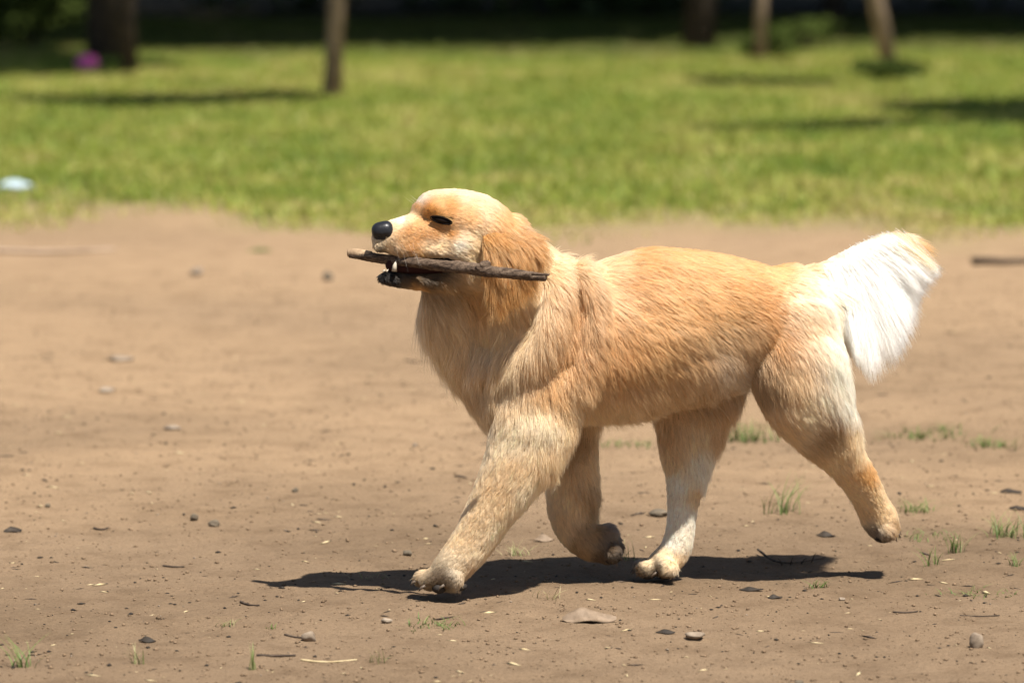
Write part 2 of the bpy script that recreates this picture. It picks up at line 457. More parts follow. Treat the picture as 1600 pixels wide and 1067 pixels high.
SOUP_V, SOUP_F = [], []
def soup(V, Fc):
    o = len(SOUP_V); SOUP_V.extend(V); SOUP_F.extend([tuple(i + o for i in f) for f in Fc])

def body_tube(secs, seg=28, sub=5):
    """secs: (px, py, Y, half height px, half depth px)"""
    S = catmull([(*P(a, b, c), d / 1000, e / 1000 * 0.93) for a, b, c, d, e in secs], sub)
    n = len(S); V, Fc = [], []
    # rounded ends
    def frame(i):
        t = Vector(S[min(i + 1, n - 1), :3] - S[max(i - 1, 0), :3]).normalized()
        d = Vector((0, 1, 0)); d = (d - t * d.dot(t)).normalized()
        return t, d, t.cross(d)
    rings = []
    t, d, w = frame(0)
    for a in (80, 55, 28):
        a = math.radians(a); k = min(S[0, 3], S[0, 4]) * 0.8
        rings.append((Vector(S[0, :3]) - t * k * math.sin(a), d, w, S[0, 3] * math.cos(a), S[0, 4] * math.cos(a)))
    for i in range(n):
        t, d, w = frame(i); rings.append((Vector(S[i, :3]), d, w, S[i, 3], S[i, 4]))
    for a in (28, 55, 80):
        a = math.radians(a); k = min(S[-1, 3], S[-1, 4]) * 0.8
        rings.append((Vector(S[-1, :3]) + t * k * math.sin(a), d, w, S[-1, 3] * math.cos(a), S[-1, 4] * math.cos(a)))
    for c, d, w, rh, rd in rings:
        for j in range(seg):
            a = 2 * math.pi * j / seg
            V.append(c + d * math.cos(a) * rd + w * math.sin(a) * rh)
    m = len(rings)
    for i in range(m - 1):
        for j in range(seg):
            k = (j + 1) % seg
            Fc.append((i * seg + j, i * seg + k, (i + 1) * seg + k, (i + 1) * seg + j))
    c0 = len(V); V.append(rings[0][0]); V.append(rings[-1][0])
    for j in range(seg):
        k = (j + 1) % seg
        Fc.append((c0, k, j)); Fc.append((c0 + 1, (m - 1) * seg + j, (m - 1) * seg + k))
    soup(V, Fc)

def ball(px, py, Y, rx, ry, rd, rot=0):
    c = P(px, py, Y); V, Fc = [], []
    nu, nv = 18, 12; ca, sa = math.cos(math.radians(rot)), math.sin(math.radians(rot))
    for i in range(nv + 1):
        th = math.pi * i / nv
        for j in range(nu):
            ph = 2 * math.pi * j / nu
            x = math.sin(th) * math.cos(ph) * rx / 1000; y = math.sin(th) * math.sin(ph) * rd / 1000; z = math.cos(th) * ry / 1000
            V.append(c + Vector((x * ca - z * sa, y, x * sa + z * ca)))
    for i in range(nv):
        for j in range(nu):
            k = (j + 1) % nu
            Fc.append((i * nu + j, (i + 1) * nu + j, (i + 1) * nu + k, i * nu + k))
    soup(V, Fc)

# torso
body_tube([(742, 570, yc(742), 40, 58), (800, 550, yc(800), 100, 92), (860, 540, yc(860), 120, 112), (930, 533, yc(930), 117, 120), (1000, 517, yc(1000), 122, 122),
           (1050, 509, yc(1050), 120, 118), (1105, 502, yc(1105), 110, 110), (1150, 501, yc(1150), 100, 102), (1200, 503, yc(1200), 88, 96), (1250, 502, yc(1250), 88, 92), (1288, 492, yc(1288), 66, 68)])
# neck, nape, chest
HY = -0.122
body_tube([(742, 372, HY, 56, 58), (768, 430, -0.082, 74, 66), (800, 482, -0.056, 92, 78), (835, 535, -0.036, 100, 90)])
body_tube([(795, 372, -0.098, 26, 40), (832, 405, -0.066, 30, 50), (875, 428, -0.03, 26, 55), (925, 432, -0.008, 22, 50)])
body_tube([(702, 440, -0.110, 40, 42), (712, 500, -0.080, 46, 46), (746, 560, -0.055, 46, 54), (782, 612, -0.050, 46, 66), (815, 640, -0.04, 40, 72)])
# folds of loose skin at neck and shoulder, near side and far side
for s in (-1, 1):
    body_tube([(868, 418, yc(868) + s * 0.060, 20, 20), (872, 470, yc(872) + s * 0.098, 22, 18), (852, 535, yc(852) + s * 0.104, 24, 20), (815, 575, yc(812) + s * 0.080, 20, 16)], 16)
    body_tube([(905, 425, yc(905) + s * 0.070, 18, 18), (933, 468, yc(933) + s * 0.105, 20, 18), (930, 535, yc(930) + s * 0.112, 20, 18), (900, 605, yc(900) + s * 0.100, 30, 22)], 16)
# head
body_tube([(657, 333, HY - 0.018, 17, 30), (672, 331, HY - 0.014, 32, 46), (700, 340, HY - 0.006, 44, 57), (735, 352, HY + 0.002, 48, 61), (765, 370, HY + 0.008, 44, 58), (790, 392, HY + 0.012, 34, 46)])
body_tube([(593, 374, HY - 0.041, 17, 16), (600, 372, HY - 0.040, 23, 20), (611, 371, HY - 0.038, 26, 24), (632, 370, HY - 0.032, 31, 30), (655, 368, HY - 0.025, 35, 36), (685, 371, HY - 0.014, 40, 46), (715, 377, HY - 0.004, 40, 56), (748, 386, HY, 38, 58)])
body_tube([(598, 434, HY - 0.038, 8, 12), (612, 435, HY - 0.034, 11, 16), (640, 437, HY - 0.026, 12, 21), (675, 437, HY - 0.016, 15, 29), (708, 432, HY - 0.006, 22, 40), (742, 420, HY, 36, 50)])
ball(796, 362, -0.098, 30, 26, 44, -30)
for s in (-1, 1):      # brow, cheek bone, flews
    ball(675, 326, HY - 0.012 + s * 0.034, 16, 10, 10, 25)
    body_tube([(672, 392, HY - 0.016 + s * 0.034, 8, 8), (700, 393, HY - 0.006 + s * 0.047, 9, 9), (722, 402, HY + s * 0.052, 9, 8), (734, 417, HY + s * 0.050, 8, 7)], 12)
    ball(718, 385, HY - 0.002 + s * 0.048, 30, 24, 14)
    ball(640, 386, HY - 0.030 + s * 0.018, 30, 17, 14)
    ball(594, 384, HY - 0.040 + s * 0.008, 12, 10, 10)
# near front leg
body_tube([(862, 560, -0.098, 58, 30), (852, 620, -0.104, 62, 38), (832, 680, -0.110, 58, 40), (808, 727, -0.113, 50, 38), (773, 787, -0.114, 38, 33), (745, 835, -0.114, 32, 29), (729, 858, -0.114, 30, 29), (711, 880, -0.114, 28, 31), (692, 898, -0.112, 24, 35), (678, 903, -0.111, 17, 33)])
for a in ((706, 905, -0.139, 18, 17, 12), (676, 908, -0.124, 20, 15, 12), (661, 904, -0.106, 15, 13, 11), (664, 901, -0.089, 14, 12, 10), (700, 914, -0.112, 22, 9, 22), (855, 728, -0.116, 16, 18, 16)): ball(*a)
# far front leg
body_tube([(880, 600, 0.055, 55, 38), (893, 660, 0.068, 40, 38), (892, 715, 0.072, 38, 34), (893, 760, 0.073, 38, 31), (893, 800, 0.073, 35, 29), (901, 828, 0.072, 29, 28), (925, 848, 0.070, 27, 28), (944, 851, 0.070, 26, 30)])
for a in ((958, 864, 0.045, 13, 14, 13), (960, 856, 0.068, 14, 15, 13), (957, 846, 0.090, 13, 14, 12), (944, 832, 0.065, 20, 12, 22), (946, 868, 0.07, 14, 12, 24)): ball(*a)
# far hind leg
body_tube([(1112, 560, 0.085, 72, 45), (1088, 620, 0.090, 66, 48), (1080, 668, 0.092, 54, 42), (1074, 708, 0.092, 42, 33), (1072, 745, 0.091, 31, 27), (1067, 785, 0.089, 23, 22), (1063, 825, 0.087, 21, 22), (1054, 860, 0.086, 23, 26), (1032, 882, 0.084, 21, 30)])
for a in ((1043, 888, 0.052, 17, 15, 12), (1011, 889, 0.068, 19, 14, 12), (1003, 886, 0.088, 14, 12, 10), (1005, 884, 0.104, 13, 11, 10)): ball(*a)
# near hind leg
body_tube([(1238, 490, 0.030, 60, 42), (1244, 560, 0.020, 74, 52), (1258, 615, 0.024, 68, 54), (1282, 660, 0.040, 54, 44), (1302, 692, 0.056, 42, 35), (1322, 721, 0.074, 31, 28), (1346, 755, 0.098, 27, 24), (1361, 785, 0.118, 25, 24), (1373, 808, 0.130, 27, 28), (1380, 822, 0.136, 24, 31)])
for a in ((1386, 832, 0.110, 14, 13, 13), (1390, 828, 0.128, 14, 14, 12), (1392, 824, 0.148, 13, 14, 12), (1388, 822, 0.166, 13, 13, 12)): ball(*a)
for s, yy in ((-1, 0.066), (1, 0.068)):
    pass

# tail core
body_tube([(1272, 446, yc(1272), 34, 32), (1300, 428, 0.100, 24, 22), (1335, 404, 0.108, 17, 15), (1375, 384, 0.116, 13, 12), (1412, 374, 0.122, 10, 9), (1440, 382, 0.126, 7, 7)], 14)

raw = mesh_py('dog_raw', SOUP_V, SOUP_F)
ro = bpy.data.objects.new('dog_raw', raw); COL.objects.link(ro)
md = ro.modifiers.new('remesh', 'REMESH'); md.mode = 'VOXEL'; md.voxel_size = 0.0042; md.use_smooth_shade = True
ms = ro.modifiers.new('smooth', 'SMOOTH'); ms.factor = 0.5; ms.iterations = 7
dg = bpy.context.evaluated_depsgraph_get()
ev = ro.evaluated_get(dg)
body_me = bpy.data.meshes.new_from_object(ev)
bpy.data.objects.remove(ro)
body_me.name = 'body'; body_me.materials.clear()
def noise3(p, f, seed):
    s = np.random.default_rng(seed); out = np.zeros(len(p))
    for k in range(5):
        v = s.normal(size=3); v /= np.linalg.norm(v)
        out += np.sin(p @ v * f * s.uniform(0.7, 1.6) * 6.28 + s.uniform(0, 6.28))
    return out / 5 * 1.3
_n = len(body_me.vertices); _v = np.empty(_n * 3, np.float32); body_me.vertices.foreach_get('co', _v); _v = _v.reshape(-1, 3).astype(float)
_nn = np.empty(_n * 3, np.float32); body_me.vertices.foreach_get('normal', _nn); _nn = _nn.reshape(-1, 3)
_w = sstep(0.20, 0.30, _v[:, 2]) * sstep(-0.12, -0.03, _v[:, 0])
_v += _nn * (_w * (0.0045 * noise3(_v, 4.5, 5) + 0.0022 * noise3(_v, 13, 6)))[:, None]
body_me.vertices.foreach_set('co', _v.astype(np.float32).ravel()); body_me.update()

dog = tag(empty('dog', G(980, 922)), 'golden retriever trotting left across the dirt with a stick in its mouth', 'dog')

# colour and lie of the coat, point by point along the dog
CRM = (0.86, 0.655, 0.395); GOL = (0.62, 0.295, 0.075); LGO = (0.745, 0.445, 0.17); WHT = (0.94, 0.845, 0.70); DGO = (0.55, 0.245, 0.055)
BRN = (0.13, 0.08, 0.042); DRK = (0.010, 0.008, 0.007); GRY = (0.25, 0.185, 0.13); TAN = (0.50, 0.315, 0.15); SND = (0.70, 0.475, 0.25)
H0 = HY
CRG = (0.85, 0.635, 0.37); IVO = (0.90, 0.735, 0.495)
CTRL = [  # px, py, Y, dir x, dir y (down), length mm, lift, colour
    # muzzle and face
    (600, 352, H0 - .04, 1, -.3, 4, 0.28, CRM), (618, 352, H0 - .05, 1, -.2, 4, 0.28, CRM), (640, 340, H0 - .04, 1, -.4, 4, 0.28, CRM), (608, 385, H0 - .05, .8, .7, 5, 0.38, CRM),
    (628, 368, H0 - .05, 1, .35, 5, 0.28, LGO), (645, 375, H0 - .05, 1, .3, 5, 0.28, GOL), (650, 352, H0 - .05, 1, -.1, 5, 0.28, LGO), (625, 395, H0 - .05, .7, .9, 8, 0.38, TAN), (655, 396, H0 - .05, .8, .7, 9, 0.38, LGO),
    (595, 388, H0 - .04, .5, 1, 4, 0.38, DRK), (585, 380, H0 - .04, .3, 1, 4, 0.33, CRM),
    (648, 322, H0 - .03, .6, -1, 5, 0.23, GOL), (660, 302, H0, .8, -.8, 6, 0.23, IVO), (690, 294, H0, 1, -.2, 8, 0.23, IVO), (690, 325, H0 - .04, .9, -.6, 6, 0.23, LGO), (675, 330, H0 - .05, .8, -.5, 4, 0.23, GOL),  # ivory points on the skull paint the highlight along its top
    (720, 310, H0, 1, .3, 9, 0.23, IVO), (750, 330, H0, .9, .5, 13, 0.25, IVO), (775, 345, H0, .9, .5, 17, 0.28, LGO), (700, 358, H0 - .05, 1, .25, 7, 0.23, LGO), (680, 362, H0 - .05, 1, .3, 6, 0.23, GOL), (715, 372, H0 - .05, 1, .35, 9, 0.23, CRM),
    (690, 390, H0 - .05, 1, .2, 8, 0.28, CRM), (725, 395, H0 - .05, .9, .5, 12, 0.28, CRM), (745, 385, H0 - .05, .8, .6, 13, 0.28, CRM), (665, 385, H0 - .05, 1, .3, 7, 0.28, CRM),
    (735, 420, H0 - .04, .6, .8, 21, 0.33, CRM),
    (635, 362, H0 - .06, 1, .3, 5, .25, GOL), (656, 364, H0 - .06, 1, .2, 5, .25, GOL), (640, 384, H0 - .06, .9, .5, 6, .28, GOL), (672, 338, H0 - .06, .9, -.3, 5, .2, GOL), (700, 322, H0 - .05, 1, -.3, 6, .2, GOL), (702, 364, H0 - .06, 1, .3, 7, .2, GOL),
    (716, 380, H0 - .06, 1, .4, 8, .2, WHT), (736, 396, H0 - .06, .8, .7, 10, .25, CRM), (692, 380, H0 - .06, 1, .3, 7, .2, CRM), (652, 312, H0 - .02, .7, -.8, 6, .2, WHT), (622, 345, H0 - .04, 1, -.3, 5, .2, WHT), (735, 372, H0 - .06, 1, .4, 9, .2, CRM), (730, 340, H0 - .05, 1, .3, 9, .2, LGO),
    # lower jaw and throat
    (596, 432, H0 - .04, .5, .8, 7, .35, DRK), (615, 440, H0 - .04, .7, .7, 8, .35, DRK), (632, 444, H0 - .05, .7, .7, 9, .4, BRN), (665, 420, H0 - .06, 1, .2, 5, .2, BRN), (640, 428, H0 - .06, 1, .2, 5, .2, DRK), (700, 424, H0 - .07, .9, .4, 9, .2, TAN), (720, 424, H0 - .07, .8, .6, 14, .2, SND), (610, 424, H0 - .04, 1, .2, 4, .2, DRK), (640, 424, H0 - .03, 1, .2, 4, .2, DRK), (645, 446, H0 - .03, .6, .8, 14, .35, GOL), (670, 424, H0 - .02, 1, .2, 5, .2, BRN), (690, 418, H0 - .03, 1, .2, 6, .2, BRN),
    (690, 447, H0 - .02, .4, 1, 26, .3, TAN), (677, 434, H0 - .06, .9, .5, 8, .25, DRK), (658, 436, H0 - .06, .9, .5, 8, .3, DRK), (668, 440, H0 - .06, .9, .5, 9, .3, BRN), (700, 480, -.09, .1, 1, 44, .32, CRM), (660, 480, -.09, -.05, 1, 46, .35, CRM), (745, 450, -.08, .3, 1, 34, .3, LGO),  # besides dark lips, dark jaw points paint the shade below stick and lips
    # neck ruff and chest
    (720, 530, -.08, .05, 1, 46, .3, CRM), (690, 540, -.08, .05, 1, 46, .34, CRM), (770, 500, -.06, .1, 1, 44, .3, CRM), (790, 440, -.06, .4, .9, 36, .25, CRM), (830, 420, -.05, .8, .6, 34, .25, CRM),
    (760, 590, -.06, .2, 1, 34, .28, CRM), (735, 600, -.06, .2, 1, 34, .28, SND), (820, 530, -.05, -.05, 1, 42, .3, CRM), (850, 480, -.03, .15, 1, 36, .25, CRM), (780, 640, -.05, .1, 1, 34, .3, CRM),
    (790, 555, -.06, -.1, 1, 46, .32, CRM),
    # withers, shoulder
    (880, 405, -.02, 1, .2, 30, .2, CRM), (900, 455, -.02, .4, .9, 26, .2, GOL), (895, 500, -.02, .3, 1, 24, .2, DGO), (935, 460, -.01, .8, .7, 26, .2, CRM), (930, 530, -.01, .5, .9, 26, .2, CRM), (885, 560, -.03, .2, 1, 24, .2, GOL), (860, 600, -.06, .1, 1, 22, .2, LGO),
    (890, 620, -.06, .4, 1, 24, .25, CRM),
    # back and ribs
    (960, 412, 0, 1, .15, 21, .2, CRM), (985, 440, .01, 1, .35, 22, .2, GOL), (1000, 395, .01, 1, -.1, 25, .28, LGO), (1050, 390, .03, 1, .05, 28, .3, LGO), (1105, 392, .04, 1, .1, 27, .28, LGO), (1160, 405, .06, 1, .15, 22, .22, LGO), (1210, 412, .07, 1, .1, 18, .18, LGO), (1260, 412, .085, 1, .1, 16, .18, CRM),
    (1000, 480, .01, .9, .55, 22, .2, LGO), (1060, 470, .03, .9, .5, 22, .2, LGO), (1120, 460, .05, .95, .4, 22, .2, LGO), (960, 520, 0, .7, .75, 22, .2, GOL), (950, 570, 0, .6, .85, 24, .22, GOL), (1020, 545, .02, .75, .7, 24, .22, LGO), (1080, 530, .04, .8, .65, 24, .22, SND), (1140, 520, .05, .8, .6, 24, .22, TAN), (1010, 590, .02, .7, .8, 34, 0.35, SND), (930, 620, -.01, .45, .95, 36, 0.36, CRM), (970, 640, 0, .5, .95, 40, 0.40, CRM), (1060, 590, .03, .65, .8, 36, 0.36, SND), (1130, 570, .05, .65, .8, 38, 0.40, WHT), (1100, 610, .05, .5, .95, 40, 0.40, SND), (1180, 540, .06, .75, .75, 25, .25, TAN),  # tan points at the flank paint the shadow of its fold
    # rump and near thigh
    (1195, 470, .06, .9, .5, 19, .2, GOL), (1210, 440, .07, 1, .3, 18, .2, LGO), (1245, 460, .07, .9, .45, 16, .2, IVO), (1255, 510, .06, .8, .7, 18, .2, CRM), (1215, 530, .05, .7, .8, 21, .2, GOL), (1230, 580, .04, .5, .95, 21, .22, CRG), (1280, 520, .07, .5, .9, 22, .22, WHT), (1300, 570, .06, .3, 1, 36, 0.35, WHT), (1310, 620, .05, .3, 1, 34, 0.35, WHT), (1200, 590, .03, .4, 1, 21, .22, TAN), (1255, 640, .03, .45, .95, 18, .2, IVO),
    (1275, 455, .09, .8, .5, 19, .22, WHT),
    # near hind lower
    (1225, 660, .03, .55, .85, 21, 0.30, CRG), (1290, 670, .04, .55, .85, 21, 0.30, TAN), (1330, 670, .05, .5, .9, 27, 0.35, CRM), (1338, 700, .07, .6, .85, 15, 0.30, CRG), (1300, 720, .06, .6, .8, 14, 0.30, CRG), (1350, 735, .09, .5, .9, 12, 0.30, LGO), (1330, 760, .09, .5, .85, 12, 0.30, CRG), (1365, 765, .11, .5, .85, 12, 0.30, CRG), (1345, 795, .12, .5, .85, 11, 0.30, CRG), (1380, 800, .13, .6, .7, 11, 0.35, CRG), (1362, 830, .13, .7, .6, 10, 0.35, GRY), (1395, 822, .13, .8, .5, 10, 0.35, TAN), (1385, 845, .13, .8, .3, 8, 0.35, BRN),
    # near front leg
    (840, 660, -.12, -.05, 1, 23, 0.32, IVO), (800, 680, -.12, -.15, 1, 19, 0.30, IVO), (815, 720, -.12, -.25, 1, 18, 0.30, CRG), (868, 715, -.12, .15, 1, 30, 0.42, CRM), (780, 760, -.11, -.45, .9, 15, 0.30, CRG), (825, 770, -.11, -.3, 1, 21, 0.36, IVO), (745, 800, -.11, -.5, .9, 13, 0.30, CRG), (790, 820, -.10, -.45, .9, 16, 0.34, IVO), (725, 835, -.10, -.55, .85, 11, 0.30, CRG), (755, 855, -.10, -.5, .9, 15, 0.34, IVO), (715, 870, -.10, -.7, .8, 10, 0.30, IVO), (690, 885, -.09, -.75, .7, 9, 0.30, CRG), (740, 885, -.09, -.4, 1, 12, 0.35, SND), (670, 900, -.08, -.8, .6, 8, 0.30, CRG), (700, 905, -.10, -.7, .7, 9, 0.30, IVO), (726, 905, -.09, -.2, 1, 13, 0.40, SND), (652, 905, -.07, -.7, .6, 7, 0.30, TAN), (689, 902, -.15, -.5, .8, 5, .15, BRN), (690, 909, -.15, -.5, .8, 5, .15, BRN), (691, 917, -.15, -.5, .8, 5, .15, BRN), (663, 918, -.10, -.6, .6, 6, 0.30, BRN), (1027, 880, .045, -.5, .8, 5, .15, BRN), (1028, 888, .045, -.5, .8, 5, .15, BRN), (680, 927, -.09, -.6, .4, 6, 0.30, BRN), (710, 924, -.09, -.4, .4, 8, 0.30, BRN),  # brown points between the toes paint the dark creases there
    # far front leg
    (895, 690, .07, .05, 1, 19, 0.32, TAN), (925, 720, .07, .25, 1, 27, 0.40, CRG), (865, 760, .07, 0, 1, 14, 0.30, CRG), (930, 775, .07, .35, .95, 34, 0.42, TAN), (895, 790, .07, .1, 1, 15, 0.30, CRG), (875, 830, .07, .4, .9, 11, 0.30, CRG), (905, 840, .07, .7, .7, 13, 0.35, TAN), (905, 865, .07, .8, .5, 10, 0.35, TAN), (925, 830, .06, .7, .6, 15, 0.40, TAN), (955, 850, .06, .6, .7, 10, 0.35, BRN), (965, 865, .06, .4, .9, 8, 0.35, DRK), (945, 835, .06, .6, .7, 13, 0.40, GRY), (935, 872, .06, .8, .4, 8, 0.30, BRN),
    # far hind leg
    (1040, 660, .09, .05, 1, 21, 0.30, SND), (1090, 660, .09, .1, 1, 23, 0.32, CRM), (1130, 660, .09, .15, 1, 31, 0.36, SND), (1050, 710, .09, .1, 1, 15, 0.30, CRM), (1095, 715, .09, .1, 1, 29, 0.38, WHT), (1060, 750, .085, 0, 1, 12, 0.30, WHT), (1100, 745, .085, .05, 1, 25, 0.38, WHT), (1092, 765, .08, -.05, 1, 13, 0.30, CRG), (1060, 800, .08, -.05, 1, 10, 0.30, WHT), (1082, 830, .075, -.1, 1, 12, 0.32, WHT), (1050, 840, .07, -.2, 1, 10, 0.30, WHT), (1040, 865, .065, -.5, .9, 9, 0.30, CRM), (1062, 878, .065, -.2, 1, 12, 0.35, CRM), (1015, 876, .06, -.8, .5, 8, 0.30, CRG), (1045, 885, .045, -.5, .8, 9, 0.30, CRG), (998, 888, .06, -.7, .6, 6, 0.30, BRN), (1012, 902, .05, -.6, .5, 6, 0.30, BRN), (1045, 900, .045, -.5, .6, 7, 0.30, BRN),  # sand points on the upper leg paint the body's shade on it
    # tail core
    (1300, 415, .1, .9, -.4, 30, .2, WHT), (1300, 445, .1, .7, .6, 50, .3, WHT), (1340, 395, .11, .9, -.3, 26, .22, WHT), (1340, 415, .11, .8, .4, 50, .35, WHT), (1380, 372, .115, .95, -.2, 26, .22, CRM), (1410, 365, .12, 1, .1, 28, .25, CRM), (1440, 375, .125, .8, .6, 30, .3, LGO),
]
CP = np.array([P(c[0], c[1], c[2]) for c in CTRL]); CD = np.array([(c[3], 0, -c[4]) for c in CTRL], dtype=float)
CD /= np.linalg.norm(CD, axis=1)[:, None]
CL = np.array([c[5] for c in CTRL]) / 1000; CLF = np.array([c[6] for c in CTRL]); CC = np.array([c[7] for c in CTRL])
YW = 0.45
def coat(p):
    """direction, length, lift and colour of the coat at points p"""
    n = len(p); D = np.empty((n, 3)); L = np.empty(n); LF = np.empty(n); C = np.empty((n, 3))
    sc = np.array([1, YW, 1])
    for a in range(0, n, 20000):
        q = p[a:a + 20000]
        d2 = (((q[:, None, :] - CP[None]) * sc) ** 2).sum(-1)
        w = 1 / (d2 + 5e-5) ** 2.2
        w /= w.sum(1)[:, None]
        d = w @ CD; D[a:a + 20000] = d / (np.linalg.norm(d, axis=1)[:, None] + 1e-9)
        L[a:a + 20000] = w @ CL; LF[a:a + 20000] = w @ CLF; C[a:a + 20000] = w @ CC
    return D, L, LF, C

def noise3(p, f, seed):
    s = np.random.default_rng(seed); out = np.zeros(len(p))
    for k in range(5):
        v = s.normal(size=3); v /= np.linalg.norm(v)
        out += np.sin(p @ v * f * s.uniform(0.7, 1.6) * 6.28 + s.uniform(0, 6.28))
    return out / 5 * 1.3

# body mesh and its skin
nv = len(body_me.vertices); bv = np.empty(nv * 3, dtype=np.float32); body_me.vertices.foreach_get('co', bv); bv = bv.reshape(-1, 3).astype(float)
_, _, _, vc = coat(bv)
at = body_me.attributes.new('skin_color', 'FLOAT_COLOR', 'POINT')
at.data.foreach_set('color', np.concatenate([vc * 0.55, np.ones((nv, 1))], 1).astype(np.float32).ravel())  # coat colour darkened on the skin, painting depth between the hairs
k = NT('dog_skin'); a = k.attr('skin_color'); k.l(a.outputs['Color'], k.b.inputs['Base Color']); k.rough(0.8, 0.15)
k.bump(k.noise(300, 3, 0.6, k.pos()), 0.4, 0.002)
body = link('body', body_me, k.m, dog)
bm_ = bmesh.new(); bm_.from_mesh(body_me); bmesh.ops.triangulate(bm_, faces=bm_.faces[:]); 
bvh = BVHTree.FromBMesh(bm_)
tri = np.array([[v.index for v in f.verts] for f in bm_.faces]); bm_.free()

def surf(px, py):
    h = bvh.ray_cast(CAM, ray(px, py)); return h[0], h[1]

# fur material
def fur_material(name, attr='fur_color', hair=0.48):
    k = NT(name); a = k.attr(attr); hi = k.n('ShaderNodeHairInfo')
    rr = k.n('ShaderNodeMapRange'); rr.inputs['To Min'].default_value = 0.88; rr.inputs['To Max'].default_value = 1.10; k.l(hi.outputs['Random'], rr.inputs['Value'])
    hsv = k.n('ShaderNodeHueSaturation'); k.l(a.outputs['Color'], hsv.inputs['Color']); k.l(rr.outputs[0], hsv.inputs['Value'])
    h = k.n('ShaderNodeBsdfHairPrincipled'); h.parametrization = 'COLOR'
    k.l(hsv.outputs['Color'], h.inputs['Color'])
    h.inputs['Roughness'].default_value = 0.45; h.inputs['Radial Roughness'].default_value = 0.55; h.inputs['Random Roughness'].default_value = 0.1
    if 'Coat' in h.inputs: h.inputs['Coat'].default_value = 0.0
    k.l(hsv.outputs['Color'], k.b.inputs['Base Color']); k.rough(0.5, 0.12)
    tr = k.n('ShaderNodeBsdfTranslucent'); k.l(hsv.outputs['Color'], tr.inputs['Color'])
    m1 = k.n('ShaderNodeMixShader'); m1.inputs[0].default_value = 0.30; k.l(k.b.outputs[0], m1.inputs[1]); k.l(tr.outputs[0], m1.inputs[2])
    mx = k.n('ShaderNodeMixShader'); mx.inputs[0].default_value = hair; k.l(m1.outputs[0], mx.inputs[1]); k.l(h.outputs[0], mx.inputs[2])
    k.l(mx.outputs[0], k.out.inputs['Surface'])
    return k.m
M_fur = fur_material('dog_fur')
M_plume = fur_material('tail_fur', hair=0.85)

def hair_object(name, pts, rad, color, mat, parent):
    """pts (n,k,3), rad (n,k), color (n,3)"""
    n, kk, _ = pts.shape
    hc = bpy.data.hair_curves.new(name); hc.add_curves([kk] * n)
    hc.attributes['position'].data.foreach_set('vector', pts.astype(np.float32).ravel())
    ra = hc.attributes.get('radius') or hc.attributes.new('radius', 'FLOAT', 'POINT')
    ra.data.foreach_set('value', rad.astype(np.float32).ravel())
    ca = hc.attributes.new('fur_color', 'FLOAT_COLOR', 'CURVE')
    ca.data.foreach_set('color', np.concatenate([color, np.ones((n, 1))], 1).astype(np.float32).ravel())
    o = bpy.data.objects.new(name, hc); COL.objects.link(o)
    hc.materials.append(mat); o.parent = parent
    if parent.parent is None: o.matrix_parent_inverse = Matrix.Translation(-parent.location)
    return o

def sample_surface(V, T, n, weight=None):
    a, b, c = V[T[:, 0]], V[T[:, 1]], V[T[:, 2]]
    nr = np.cross(b - a, c - a); ar = np.linalg.norm(nr, axis=1); nn = nr / (ar[:, None] + 1e-12)
    w = ar.copy()
    if weight is not None: w *= weight((a + b + c) / 3, nn)
    f = rng.choice(len(T), n, p=w / w.sum())
    u = rng.uniform(size=n); v = rng.uniform(size=n); m = u + v > 1; u[m], v[m] = 1 - u[m], 1 - v[m]
    return a[f] + (b[f] - a[f]) * u[:, None] + (c[f] - a[f]) * v[:, None], nn[f]

